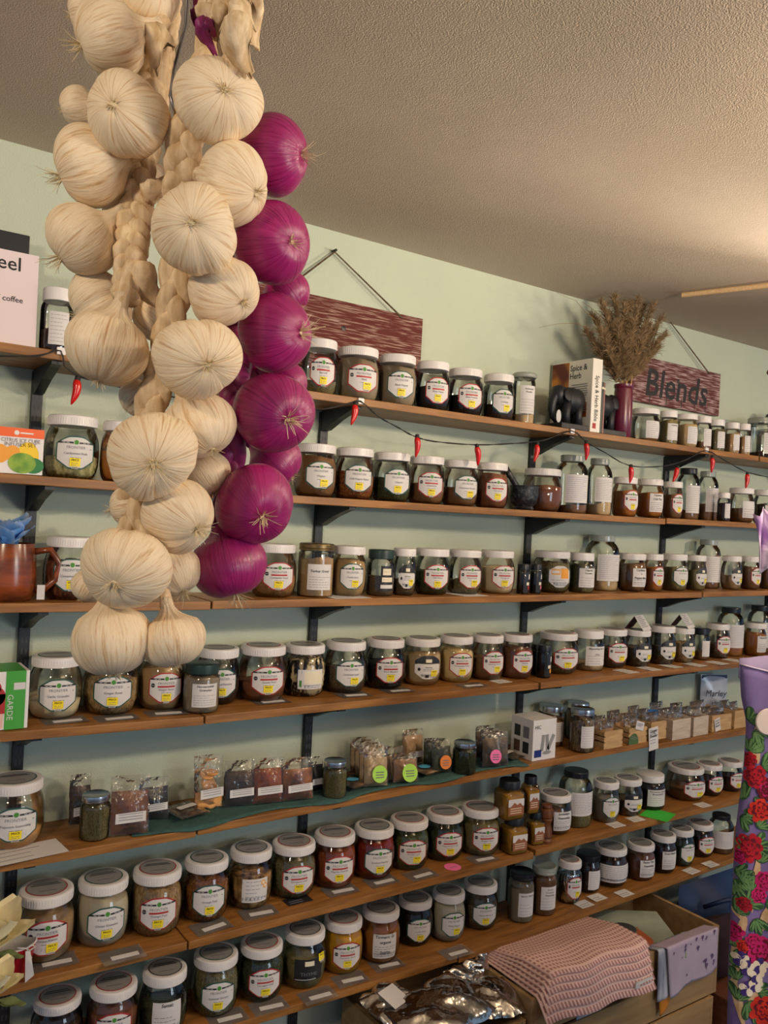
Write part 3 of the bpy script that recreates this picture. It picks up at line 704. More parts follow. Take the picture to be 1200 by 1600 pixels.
def braid(name, label, bulbs, spine, onion, stalk, srad, amp):
    P0 = Vector(at_d(*spine[0])); root = thing(name, label, 'garlic' if not onion else 'onions', P0)
    sp = [Vector(at_d(*p)) for p in spine]
    def spt(s):                              # smooth spine
        x = max(0, min(.9999, s))*(len(sp)-1); i = int(x); f = x-i; a = sp[max(0, i-1)]; b = sp[i]; c = sp[i+1]; d = sp[min(len(sp)-1, i+2)]
        return .5*((2*b)+(c-a)*f+(2*a-5*b+4*c-d)*f*f+(3*b-a-3*c+d)*f**3)
    nt = 7 if not onion else 6
    for k in range(3):
        pts = []; rad = []
        for i in range(90):
            s = i/89; q = 2*math.pi*(nt*s+k/3); o = Vector(AX[0])*amp*math.sin(q)*(1-.3*s) - Vector(AX[2])*amp*.6*math.sin(2*q)
            pts.append(spt(s)+o-P0); rad.append(srad*(1.05-.4*s)*(1+.12*math.sin(17*s+k)))
        MB().tube(pts, rad, stalk, 10, True, .8).obj('strand', root, True)
    for i, (cx, cy, rx, d, dx, dy, dz, longroot) in enumerate(bulbs):
        C = Vector(at_d(cx, cy, d)); R = rx*d/FPX*.985; rd = img_dir(dx, dy, dz); up = -rd
        q = up.to_track_quat('Z', 'Y'); rnd = random.Random(i*5+len(bulbs))
        q = q @ Euler((0, 0, rnd.uniform(0, 6.28))).to_quaternion()
        b = link('bulb', (OBULBS if onion else BULBS)[i % (3 if onion else 4)], root); b.rotation_mode = 'QUATERNION'; b.rotation_quaternion = q
        b.location = C-P0; f = 1.0; b.scale = (R*rnd.uniform(.96, 1.03), R*rnd.uniform(.96, 1.03), R*rnd.uniform(.92, 1.0))
        link('root_tuft', TUFTS[1 if longroot else (i % 2)*2], b)
        # stalk from the neck into the plait
        best = min((spt(s/60) for s in range(61)), key=lambda p: (p-(C+up*R*1.6)-Vector(AX[1])*R*.6).length)
        n0 = C+up*R*1.02; n1 = C+up*R*1.45
        ribs = MB().tube([n0-P0, n1-P0, (n1*.5+best*.5)+Vector(AX[1])*.004-P0, best+Vector(AX[1])*.012-P0], [R*.24, R*.19, R*.17, R*.12], stalk, 9, True, .75)
        ribs.obj('stalk', root, True)
    return root, spt, P0
DA, DB, DC = .80, .75, .84
GA = [ # cx, cy, r, depth, root direction in the picture (right, down, to the viewer), long roots
 (172, 58, 63, DA, -1, .45, .25, 1), (232, -8, 52, DA+.02, .5, -.3, .6, 0), (135, 20, 34, DA+.07, -.8, .2, .2, 0), (200, 180, 67, DA-.03, -.15, .15, 1, 0), (122, 166, 33, DA+.06, -1, .3, .2, 0),
 (142, 262, 61, DA, -1, .4, .15, 1), (130, 375, 59, DA, -.8, .75, .2, 1), (158, 474, 53, DA+.03, -.9, .5, .1, 0), (168, 545, 67, DA-.03, -.25, 1, .12, 0), (246, 492, 44, DA+.07, .6, .6, -.2, 0),
 (232, 285, 36, DA+.08, .9, .3, -.2, 0)]
GB = [(340, 158, 69, DB, .45, .12, 1, 0), (363, 290, 63, DB+.02, .85, .4, .35, 0), (305, 360, 71, DB-.03, .12, .12, 1, 0), (350, 455, 59, DB+.01, .8, .55, .45, 0), (308, 560, 66, DB-.02, .55, .4, .9, 1),
 (312, 665, 58, DB+.03, .5, .9, .2, 0), (238, 712, 71, DB-.03, .3, .3, 1, 1), (278, 806, 61, DB, .8, .45, .5, 1), (216, 622, 33, DB+.07, -.6, .5, -.1, 0), (197, 888, 69, DB-.03, -.1, .45, 1, 0),
 (272, 893, 46, DB+.05, .5, .9, .2, 1), (174, 1000, 65, DB-.01, .1, 1, .1, 0), (270, 1000, 52, DB+.005, .2, 1, .1, 0), (138, 915, 30, DB+.06, -.5, .8, 0, 0), (322, 742, 40, DB+.07, .5, .8, 0, 0), (200, 792, 34, DB+.04, -1, .2, .1, 1)]
GO = [(428, 242, 62, DC, 1, .1, .25, 1), (424, 380, 66, DC-.02, .8, .2, .7, 0), (448, 458, 38, DC+.06, .6, .6, .1, 0), (430, 520, 63, DC-.01, .95, .1, .45, 1), (444, 602, 40, DC+.06, .5, .3, 0, 0),
 (428, 645, 64, DC-.02, .6, .35, .9, 1), (430, 722, 46, DC+.06, .6, .5, 0, 0), (398, 788, 65, DC-.02, .4, .45, .9, 1), (357, 883, 61, DC-.01, .25, 1, .1, 1), (392, 560, 36, DC+.07, 0, .5, .2, 0)]
# spines run from the knot at the top downwards
rA, sA, pA = braid('garlic_braid', 'long braid of white garlic bulbs hanging nearest the coffee card', GA, [(262, -60, DA+.05), (250, 40, DA+.06), (238, 150, DA+.06), (215, 290, DA+.03), (205, 390, DA+.0), (196, 470, DA-.01)], False, M_STALK, .0125, .010)
rB, sB, pB = braid('garlic_braid', 'longer braid of white garlic bulbs reaching down to the Horseradish Granules jar', GB, [(345, -40, DB+.06), (335, 60, DB+.06), (292, 210, DB+.03), (282, 330, DB+.05), (272, 470, DB+.03), (240, 620, DB+.04), (205, 780, DB+.03), (215, 920, DB+.03)], False, M_STALK, .0115, .009)
rO, sO, pO = braid('onion_braid', 'braid of purple onions hanging behind the white garlic', GO, [(330, -30, DC+.05), (335, 60, DC+.05), (372, 300, DC+.05), (374, 470, DC+.03), (366, 640, DC+.0), (352, 800, DC+.01)], True, M_PSTALK, .012, .009)
for rt, anchors in ((rB, [(368, 10, DB-.02), (340, 20, DB), (372, 60, DB-.03), (350, 40, DB), (355, 80, DB-.01), (384, 40, DB-.02)]), (rA, [(255, 285, DA+.02), (250, 70, DA+.02), (228, 440, DA+.0), (180, 330, DA+.05)]), (rO, [(318, 35, DC-.1), (322, 55, DC-.1)])):
    P0 = rt.location
    for i, a in enumerate(anchors):          # dry curled leaf ends
        rnd = random.Random(i*3+len(anchors)); C = Vector(at_d(*a)); mt = M_PSTALK if rt is rO else M_STALK
        V = []; F = []; L = .030 if rt is rO else .055; W = .006 if rt is rO else .011
        dirv = img_dir(rnd.uniform(-.5, .9), rnd.uniform(.2, 1), rnd.uniform(-.4, .5)); side = dirv.cross(Vector(AX[2])).normalized(); nrm = dirv.cross(side)
        for ii in range(9):
            t = ii/8-.5
            for jj in range(7):
                e = jj/3-1; w_ = W*(1-.7*abs(t*2)**2.2); V.append(C+dirv*(L*t)+side*w_*math.sin(e*1.5)*(1+.35*math.sin(9*t+i+e))+nrm*(w_*.9*math.cos(e*3.1+t*3)+.014*math.sin(t*6+i)+.003*math.sin(17*t+5*e))-P0)
        for ii in range(8):
            for jj in range(6): F.append([ii*7+jj, ii*7+jj+1, (ii+1)*7+jj+1, (ii+1)*7+jj])
        o = link('dry_leaf', mesh_of('dry_leaf', V, F, [mt], None, True), rt); s = o.modifiers.new('thick', 'SOLIDIFY'); s.thickness = .0012
# wire hook that carries all three
hk = Vector(at_d(300, -160, .80)); top = Vector((hk.x, hk.y, CEIL-.002))
t = thing('ceiling_hook', 'grey wire hook carrying the garlic and onion braids from the ceiling', 'hook', top)
MB().tube([top-top, hk-top, Vector(at_d(296, -60, .82))-top, Vector(at_d(290, 40, .83))-top, Vector(at_d(272, 110, .83))-top, Vector(at_d(266, 150, .83))-top, Vector(at_d(276, 182, .83))-top, Vector(at_d(290, 170, .83))-top], .0018, M_WIRE, 8).obj('wire', t, True)
MB().lathe([(.0, 0), (.018, 0), (.018, -.004), (.004, -.008), (0, -.008)], M_WIRE, 20).obj('ceiling_plate', t, True, 40)
# ---------------------------------------------------------------- top shelf: signs, books, vase, card
M_BARN = mat('worn_red_paint', (92, 34, 28), (168, 138, 124), 22, (.7, 5, 11), .8, .5, detail=8, lo=.50, hi=.66)
M_BARN2 = mat('worn_plum_paint', (92, 44, 42), (178, 152, 150), 20, (.8, 5, 9), .8, .5, detail=8, lo=.46, hi=.64)
M_ROPE = mat('jute_rope', (104, 88, 66), (74, 60, 44), 80, rough=.9)
def lying_text(mb, t, M, h, wmax, m, shear=0, bold=0):
    V, F = text_fit(t, h, wmax, shear, bold)
    if V: mb.add([(M @ Vector((x, y, 0)))[:] for x, y in V], F, m)
UP = Matrix(((1, 0, 0, 0), (0, 0, -1, 0), (0, 1, 0, 0), (0, 0, 0, 1)))      # text standing up, facing the viewer's side (-y)
def sign(label, tr, br_y, nail, xl, h, m, text=None, tilt=0):
    yb = -.012; A = at_y(*tr, yb); N = at_y(*nail, -.01); X0 = at_y(xl, tr[1]-30, yb)[0]; w_ = A[0]-X0
    t = thing('hanging_sign', label, 'sign', (X0+w_/2, -.002, A[2]-h), group='worn wooden signs hung on the wall')
    mb = MB().box((-w_/2, -.02, 0), (w_/2, 0, h), m, .002)
    mb.obj('board', t); n = Vector(N)-t.location
    for s in (-1, 1):
        e = Vector((s*w_*.36, -.022, h-.012))
        for o in (-.003, .003): MB().tube([e+Vector((o, 0, 0)), n+Vector((o*.4, -.004, -.004))], .0016, M_ROPE, 6).obj('rope', t)
    MB().tube([n+Vector((0, .008, 0)), n+Vector((0, -.012, 0))], .004, M_BLACK, 8).obj('nail', t)
    MB().lathe([(0, 0), (.007, 0), (.007, .002), (0, .003)], M_BLACK, 10, M=Matrix.Translation((.0, -.02, h*.62)) @ Matrix.Rotation(math.pi/2, 4, 'X')).obj('screw', t)
    if text:
        lm = MB(); lying_text(lm, text, Matrix.Translation((w_*.0, -.0206, h*.18)) @ UP, h*.60, w_*.92, M_INK, .12, .016); lm.obj('lettering', t)
        dm = MB()
        for x in (-.3, -.12, .05, .2, .33): dm.box((w_*x-.002, -.0207, h*.04), (w_*x+.002, -.0202, h*.24), M_INK)
        dm.obj('paint_drip', t)
    return t
sign('worn red barn-wood sign behind the top-shelf jars, hung on a cord', (658, 499), 0, (522, 392), 395, .205, M_BARN)
sign('worn plum wooden sign painted with the word Blends', (1123, 585), 0, (1035, 487), 985, .175, M_BARN2, 'Blends')
zt = lambda X: shelf_z(1, X)+.0005
# coffee card and the black board behind it
A = at_y(0, 545, -.15); B = at_y(55, 545, -.15); Z = zt(A[0])
t = thing('counter_card', 'pale card with handwritten words about coffee at the end of the top shelf', 'card', (B[0]-.13, -.15, Z), (0, 0, 0))
hc = at_y(30, 392, -.15)[2]-Z
M_CARD = mat('pink_card', (222, 206, 208), rough=.7)
MB().box((-.13, -.003, 0), (.13, .0, hc), M_CARD, .0008, Matrix.Rotation(-.06, 4, 'X')).obj('card_sheet', t)
R6 = Matrix.Rotation(-.06, 4, 'X')
for s, x, z, h in (('eel', .07, hc*.80, .030), ('s', .035, hc*.60, .026), ('f coffee', .075, hc*.47, .012)):
    lm = MB(); lying_text(lm, s, R6 @ Matrix.Translation((x, -.0036, z)) @ UP, h, .09, M_INK, 0, .008); lm.obj('lettering', t)
E1 = at_y(46, 370, -.06); W1 = at_y(0, 360, -.06)
t = thing('chalk_board', 'small black board standing behind the pale coffee card', 'board', (E1[0]-.15, -.06, Z))
MB().box((-.15, -.008, 0), (.15, .008, E1[2]-Z), M_DARKLBL, .002).obj('panel', t)
MB().box((-.15, -.012, 0), (.15, .02, .012), M_BLACK, .002).obj('foot_rail', t)
# books
def book_perp(px, label, w_, h, depth, cover, spine_text=None, front=None, tx=M_INK):
    X = px; t = thing('book', label, 'book', (X, -.198, zt(X)), group='books between the elephant bookends')
    MB().box((-w_/2, 0, 0), (w_/2, depth, h), cover, .0015).obj('cover', t)
    MB().box((-w_/2+.002, .004, -.0005+.001), (w_/2-.002, depth+.0012, h-.004), M_PAPER).obj('page_block', t)
    return t
P1 = at_y(922, 668, -.198); P2 = at_y(937, 671, -.198); hb = at_y(929, 553, -.198)[2]-P1[2]
wb = P2[0]-P1[0]; Xb = (P1[0]+P2[0])/2
M_COVER = mat('white_cover', (228, 222, 210), rough=.4); M_SPICE = mat('spice_photo', (96, 34, 22), (206, 132, 46), 18, rough=.4, detail=1)
t = book_perp(Xb, 'thick white cookbook titled Spice and Herb, leaning on the elephant bookend', wb, hb, .185, M_COVER)
SIDE = Matrix(((0, 0, -1, -wb/2-.0006), (-1, 0, 0, 0), (0, 1, 0, 0), (0, 0, 0, 1)))     # text on the cover facing -x (reads from far edge to spine)
mb = MB(); mb.box((-wb/2-.0005, .105, .045+.03), (-wb/2, .183, hb-.004), M_SPICE); mb.box((-wb/2-.0005, .02, .05), (-wb/2, .06, .10), M_SPICE); mb.obj('cover_photo', t)
mb = MB()
lying_text(mb, 'Spice &', SIDE @ Matrix.Translation((-.062, hb-.035, 0)), .020, .075, M_INK, 0, .01); lying_text(mb, 'Herb', SIDE @ Matrix.Translation((-.075, hb-.062, 0)), .020, .05, M_INK, 0, .01)
rnd = random.Random(4)
for i in range(13): mb.box((-wb/2-.0008, .018+rnd.uniform(0, .01), hb-.085-i*.0075), (-wb/2-.0004, .092, hb-.082-i*.0075), M_GREYINK)
SPINE = Matrix(((0, -1, 0, 0), (0, 0, -1, -.0008), (-1, 0, 0, 0), (0, 0, 0, 1)))
SPINE = Matrix.Translation((0, -.0006, hb*.46)) @ Matrix.Rotation(math.pi/2, 4, 'X') @ Matrix.Rotation(-math.pi/2, 4, 'Z')
lying_text(mb, 'Spice & Herb Bible', SPINE @ Matrix.Translation((0, -wb*.16, 0)), wb*.38, hb*.62, M_INK, 0, .01)
mb.box((-wb*.28, -.0008, .012), (wb*.05, -.0003, .03), M_RED)
mb.obj('title', t)
tb = [(.010, 'dark green thin book right beside the thick white cookbook', mat('green_cover', (44, 56, 48), rough=.4), .172), (.007, 'thin pale-edged book leaning on the second bookend', mat('pink_cover', (142, 92, 88), rough=.4), .17)]
xx = Xb+wb/2+.001
for w_, lb, mm, hh in tb:
    t = book_perp(xx+w_/2, lb, w_, hh, .16, mm); xx += w_+.001
    MB().box((-w_/2, -.0006, hh*.86), (w_/2, 0, hh*.9), M_CREAMP).obj('spine_band', t)
M_ELE = mat('black_iron', (20, 20, 24), (34, 34, 40), 30, rough=.45, bump=.3)
def elephant(label, X, y, s, flip):
    t = thing('elephant_bookend', label, 'bookend', (X, y, zt(X)), (0, 0, math.pi if flip else 0), 'elephant bookends'); t.scale = (1, 1, 1.14)
    MB().box((-.062*s, -.05, 0), (.062*s, .05, .016), M_ELE, .002).obj('base_plate', t)
    bm = MB(); V = Vector
    bm.lathe([(.001, -.055), (.02, -.05), (.036, -.03), (.040, 0), (.038, .03), (.024, .05), (.001, .056)], M_ELE, 20, M=Matrix.Translation((.022, 0, .088)) @ Matrix.Rotation(math.pi/2, 4, 'Y') @ Matrix.Rotation(.0, 4, 'X'))
    bm.lathe([(.001, -.03), (.02, -.024), (.029, 0), (.022, .022), (.001, .03)], M_ELE, 16, M=Matrix.Translation((-.032, 0, .100)))
    bm.tube([V((-.045, 0, .098)), V((-.058, 0, .08)), V((-.062, 0, .055)), V((-.056, 0, .034)), V((-.044, 0, .026)), V((-.038, 0, .03))], [.017, .0145, .012, .009, .007, .005], M_ELE, 12)
    bm.obj('body', t, True, 60)
    for lx, ly in ((-.012, -.02), (-.008, .02), (.045, -.02), (.05, .02)): MB().tube([V((lx, ly, .08)), V((lx-.002, ly, .045)), V((lx, ly, .016))], [.017, .0135, .015], M_ELE, 12).obj('leg', t, True)
    for s_ in (-1, 1): MB().lathe([(.001, -.004), (.016, -.003), (.021, 0), (.016, .003), (.001, .004)], M_ELE, 14, M=Matrix.Translation((-.018, s_*.031, .098)) @ Matrix.Rotation(math.pi/2+.2*s_, 4, 'X')).obj('ear', t, True)
    return t
ez = at_y(878, 660, -.12)
e1 = elephant('black elephant bookend with lowered trunk, left of the cookbook', Xb-wb/2-.068, -.145, 1, False)
MB().lathe([(0, 0), (.011, 0), (.011, .001), (0, .001)], M_PAPER, 16, M=Matrix.Translation((-.052, -.024, .035)) @ Matrix.Rotation(math.pi/2, 4, 'X') @ Matrix.Diagonal((1, 1.7, 1, 1))).obj('price_tag', e1)
elephant('black elephant bookend half hidden between the thin books and the vase', xx+.066, -.14, 1, True)
t = tag(MB().lathe([(.001, -.03), (.02, -.024), (.03, 0), (.02, .024), (.001, .03)], mat('glitter_silver', (120, 124, 124), (206, 210, 210), 120, rough=.35, bump=.6), 18).obj('glitter_ball', None, True, loc=(xx+.05, -.05, zt(xx)+.148)), 'silver glitter ball on the second bookend, beside the vase', 'ornament')
# vase and dried grass
M_VASE = mat('burgundy_glaze', (98, 24, 48), rough=.28, spec=.6)
V1 = at_y(969, 681, -.165); Xv = V1[0]+.012; zv = zt(Xv); hv = at_y(972, 600, -.165)[2]-zv
t = thing('vase', 'burgundy cylinder vase at the front edge of the top shelf', 'vase', (Xv, -.16, zv))
MB().lathe([(0, 0), (.029, 0), (.032, .004), (.0335, hv*.5), (.0315, hv*.86), (.030, hv*.92), (.033, hv*.94), (.033, hv), (.029, hv), (.028, hv*.6), (0, hv*.58)], M_VASE, 32).obj('vase_body', t, True, 40)
M_STRAW = mat('dry_straw', (150, 122, 78), (118, 92, 56), 40, rough=.85); M_PLUME = mat('dry_plume', (150, 124, 90), (112, 88, 60), 60, rough=.9)
t = thing('dried_grass_bouquet', 'bouquet of dry brown feathery grass standing in the burgundy vase', 'bouquet', (Xv, -.16, zv+hv*.6))
rnd = random.Random(11); base = Vector((0, 0, 0))
tips = [at_y(px, py, -.16+dy) for px, py, dy in ((915, 520, .0), (925, 495, .06), (940, 475, -.03), (952, 492, .05), (960, 466, .0), (975, 480, -.06), (985, 462, .04), (998, 470, -.04), (1008, 462, .03), (1022, 478, -.02), (1034, 500, .04), (1040, 525, -.03), (1030, 545, .02), (1015, 510, .0), (965, 510, -.07), (990, 505, -.08), (940, 520, -.06), (1002, 535, -.07), (975, 535, -.06), (930, 545, .02), (1020, 525, .06))]
for i, tp in enumerate(tips):
    tip = Vector(tp)-t.location; tip.z = min(tip.z, CEIL-.012-t.location.z); mid = Vector((tip.x*.25, tip.y*.3, tip.z*.5)); lip = Vector((tip.x*.06, tip.y*.08, hv*.42))
    MB().tube([Vector((rnd.uniform(-.01, .01), rnd.uniform(-.01, .01), .0)), lip, mid, tip*.75], [.0014, .0013, .0011, .0007], M_STRAW, 4).obj('stem', t)
    pm = MB()
    for j in range(700):
        s = rnd.uniform(.42, 1.0); p = (mid*(1-s)+tip*s) if s > .5 else mid*.9+tip*.1
        p = Vector((tip.x*(s**1.6), tip.y*(s**1.6), tip.z*s)); d = (Vector((rnd.gauss(0, .55), rnd.gauss(0, .55), rnd.gauss(.5, .5)))+tip.normalized()*.7).normalized(); L = rnd.uniform(.02, .06)*(1.15-.4*s)
        q = p+d*L*.5+Vector((0, 0, .004)); e = p+d*L+Vector((rnd.uniform(-.01, .01), rnd.uniform(-.01, .01), -.004*rnd.random())); e.z = min(e.z, CEIL-.004-t.location.z); q.z = min(q.z, CEIL-.004-t.location.z)
        sd = d.cross(Vector((rnd.random(), rnd.random(), .3))).normalized()*.00065; n = len(pm.v)
        pm.add([p-sd, p+sd, q+sd*1.3, q-sd*1.3, e], [[0, 1, 2, 3], [3, 2, 4]], M_PLUME)
    o = pm.obj('plume', t); o['kind'] = 'stuff'
for (pts) in (((930, 500), (915, 488), (900, 470), (870, 458)), ((935, 520), (900, 505), (870, 506), (842, 512)), ((945, 500), (925, 482), (910, 472))):
    MB().tube([Vector((0, 0, .05))]+[Vector(at_y(px, py, -.15))-t.location for px, py in pts], [.0012, .001, .0009, .0008, .0005][:len(pts)+1], M_STRAW, 4).obj('stem', t)
for dx in (-.012, .0, .014): MB().tube([Vector((dx, -.01, 0)), Vector((dx*2.2, -.012, hv*.42+.055))], .0018, mat('gold_straw', (196, 158, 90), rough=.6), 5).obj('stem', t)
# jar with black knob at the far end of the top shelf
Pk = at_y(1197, 655, -.08)
t = thing('glass_canister', 'glass canister with black ball knob at far end of the top shelf', 'canister', (Pk[0]+.06, -.075, zt(Pk[0])))
MB().lathe([(0, 0), (.058, 0), (.062, .006), (.062, .12), (.055, .13)], GLASS, 32).obj('glass_body', t, True, 40)
MB().lathe([(.0, .004), (.056, .004), (.057, .05), (0, .052)], FILL['brown'], 24).obj('contents', t, True, 40)
MB().lathe([(.05, .13), (.06, .131), (.06, .138), (.02, .146), (.008, .15), (0, .15)], M_CLEARLID, 32).obj('lid', t, True, 40)
MB().lathe([(0, .15), (.012, .152), (.03, .17), (.034, .185), (.028, .205), (.012, .215), (0, .216)], M_BLACK, 24).obj('knob', t, True)
# ---------------------------------------------------------------- string of chilli lights along the top shelf
M_CHILI = mat('red_chilli_plastic', (206, 22, 18), rough=.22, spec=.6); M_CORD = mat('dark_cord', (38, 36, 36), rough=.6)
yw = -.207
wire = [(-30, 556), (60, 556), (95, 548), (122, 588), (300, 625), (480, 640), (540, 632), (563, 627), (590, 650), (622, 668), (648, 682), (680, 690), (745, 695), (800, 693), (850, 688), (893, 673), (915, 690), (945, 707), (985, 728), (1040, 728), (1075, 717), (1103, 704), (1130, 718), (1168, 738), (1215, 748)]
t = thing('chilli_string_lights', 'string of red chilli lights on dark cord strung under the top shelf', 'string lights', at_y(563, 627, yw))
wp = [Vector(at_y(x, y, yw))-t.location for x, y in wire]; sm = []
for i in range(len(wp)-1):
    for f in (0, .33, .66):
        a, b, c, d = wp[max(0, i-1)], wp[i], wp[i+1], wp[min(len(wp)-1, i+2)]
        sm.append(.5*((2*b)+(c-a)*f+(2*a-5*b+4*c-d)*f*f+(3*b-a-3*c+d)*f**3))
sm.append(wp[-1])
for ph in (0, math.pi):
    tw = [p+Vector((0, math.cos(i*1.6+ph)*.0014, math.sin(i*1.6+ph)*.0014)) for i, p in enumerate(sm)]
    MB().tube(tw, .0013, M_CORD, 5).obj('cord', t, True)
for px, py, tilt in ((122, 588, .1), (556, 628, .1), (652, 679, -.05), (745, 694, -.2), (840, 691, .1), (916, 689, -.12), (986, 726, -.05), (1059, 728, .3), (1113, 712, -.05), (1168, 738, .03)):
    P = Vector(at_y(px, py, yw-.003))-t.location; M = Matrix.Translation(P) @ Matrix.Rotation(tilt, 4, 'Y')
    c = MB().lathe([(0, .002), (.006, .0), (.0065, -.008), (.005, -.010)], M_CORD, 10, M=M).obj('lamp_socket', t, True)
    pts = [M @ Vector((.004*math.sin(i*.5)-.002, 0, -.008-.007*i)) for i in range(9)]
    MB().tube(pts, [.0055, .0085, .0092, .0088, .0082, .0072, .0058, .004, .0012], M_CHILI, 12).obj('chilli', t, True)
for px, py in ((95, 549), (563, 627), (893, 674), (1103, 703)):
    P = Vector(at_y(px, py, -.2))-t.location
    MB().box(P-Vector((.009, .006, .008)), P+Vector((.009, .0, .008)), M_WHITE, .001).obj('clip', t)
# ---------------------------------------------------------------- boxes
def carton(label, k, px0, px1, py, hpx_top, depth, yf, mats, name='carton', rot=0):
    A = at_y(px0, py, yf); B = at_y(px1, py, yf); w_ = B[0]-A[0]; z = shelf_z(k, A[0])+.0005
    h = at_y((px0+px1)/2, hpx_top, yf)[2]-z
    t = thing(name, label, 'box', (A[0]+w_/2, yf+depth/2, z), (0, 0, rot))
    MB().box((-w_/2, -depth/2, 0), (w_/2, depth/2, h), mats, .001).obj('box_body', t)
    return t, w_, h
M_WCARD = mat('white_carton', (228, 224, 222), rough=.45); M_OCARD = mat('orange_carton', (236, 96, 24), rough=.4); M_GCARD = mat('green_carton', (70, 160, 60), rough=.4)
M_LIME = mat('lime_print', (150, 180, 60), (90, 140, 40), 40, rough=.5); M_LEMON = mat('lemon_print', (240, 200, 40), rough=.5); M_DGR = mat('deep_green_print', (40, 120, 60), rough=.5)
t, w_, h = carton('white and orange carton with printed citrus fruit beside the Cardamom Pods jar', 2, -22, 66, 742, 668, .09, -.19, M_WCARD)
f = -.0455; mb = MB()
mb.box((-w_/2, f-.0004, h*.80), (w_/2, f, h), M_OCARD)
def ell(mb, x, z, a, b, m, y, n=20, half=False):
    V = [(x+a*math.cos(2*math.pi*i/n), y, z+b*(max(0, math.sin(2*math.pi*i/n)) if half else math.sin(2*math.pi*i/n))) for i in range(n)]; mb.add(V, [list(range(n))], m)
ell(mb, -w_*.28, h*.42, .018, .02, M_ORANGE, f-.0006); ell(mb, -w_*.06, h*.44, .016, .017, M_ORANGE, f-.0007)
ell(mb, w_*.22, h*.40, .022, .03, M_LEMON, f-.0006); ell(mb, w_*.12, h*.24, .028, .022, M_LIME, f-.0008); ell(mb, w_*.32, h*.20, .022, .017, M_DGR, f-.0007)
mb.obj('fruit_print', t)
mb = MB(); TT = lambda x, z: Matrix.Translation((x, f-.0006, z)) @ UP
lying_text(mb, 'CITRUS ICE CUBE', TT(w_*.08, h*.69), .008, w_*.7, M_GREYINK); lying_text(mb, 'INFUSER SET', TT(w_*.08, h*.60), .008, w_*.6, M_GREYINK); ell(mb, w_*.0, h*.895, .005, .005, M_WCARD, f-.0008); mb.box((w_*.06, f-.0008, h*.88), (w_*.3, f-.0004, h*.91), M_WCARD); mb.obj('lettering', t)
t, w_, h = carton('red and green carton with white price label at the end of the fourth shelf', 4, -40, 43, 1128, 1050, .10, -.185, M_WCARD)
f = -.0505; mb = MB(); mb.box((w_*.05, f-.0004, 0), (w_*.43, f, h), M_GCARD); mb.box((-w_/2, -.05, h), (w_*.43, .05, h+.0004), M_GCARD); mb.obj('green_panel', t)
mb = MB(); ell(mb, -w_*.12, h*.58, .018, .02, M_RED, f-.0005); ell(mb, -w_*.12, h*.73, .009, .012, M_RED, f-.0005); mb.box((-w_*.5, f-.0005, h*.28), (w_*.05, f-.0001, h*.62), M_RED); mb.box((-w_*.5, f-.0006, h*.03), (w_*.02, f-.0001, h*.28), mat('pink_print', (226, 186, 170), rough=.5)); mb.obj('picture_print', t)
mb = MB(); mb.box((w_*.2, f-.0008, h*.68), (w_*.42, f-.0004, h*.80), M_PAPER); mb.obj('price_label', t)
mb = MB(); lying_text(mb, 'GARDE', Matrix.Translation((w_*.09, f-.0007, h*.38)) @ UP @ Matrix.Rotation(-math.pi/2, 4, 'Z'), .012, h*.5, M_PAPER); mb.obj('lettering', t)
# white kitchen-tool carton on the fifth shelf
A = at_y(830, 1190, -.165); zc = shelf_z(5, A[0])+.0005
Pf = at_z(831, 1190, zc); Pr = at_y(867, 1184, Pf[1]); w_ = Pr[0]-Pf[0]; h = at_y(831, 1127, Pf[1])[2]-zc; dpt = .10
t = thing('carton', 'white carton picturing glass kitchen mills beside the pink-stickered bags', 'box', (Pf[0]+w_/2, min(Pf[1], -.115)+dpt/2, zc))
MB().box((-w_/2, -dpt/2, 0), (w_/2, dpt/2, h), M_WCARD, .001).obj('box_body', t); f = -dpt/2-.0005
mb = MB(); lying_text(mb, 'HIC', Matrix.Translation((-w_*.3, f-.0003, h*.78)) @ UP, .012, w_*.3, M_INK); mb.box((-w_*.42, f-.0004, h*.08), (-w_*.12, f, h*.26), mat('navy_print', (30, 50, 120), rough=.5)); mb.obj('lettering', t)
for x, tl in ((-.08, .1), (.12, -.1), (.28, .5)):
    MB().box((-.007, f-.0004, -h*.2), (.007, f, h*.2), M_LIDGREY, 0, Matrix.Translation((w_*x, 0, h*.42)) @ Matrix.Rotation(tl, 4, 'Y')).obj('mill_print', t)
mb = MB(); ell(mb, w_*.12, h*.17, .02, .006, M_LIDGREY, f-.0004); mb.obj('plate_print', t)
for a in (0, 1):
    for b in (0, 1): MB().box((-w_/2-.0005, -dpt*.32+a*dpt*.4, h*.14+b*h*.38), (-w_/2, -dpt*.05+a*dpt*.4, h*.42+b*h*.38), (M_DARKLBL, M_GREYINK, mat('photo_brown', (92, 62, 50), rough=.5), M_DARKLBL)[a*2+b]).obj('photo_print', t)
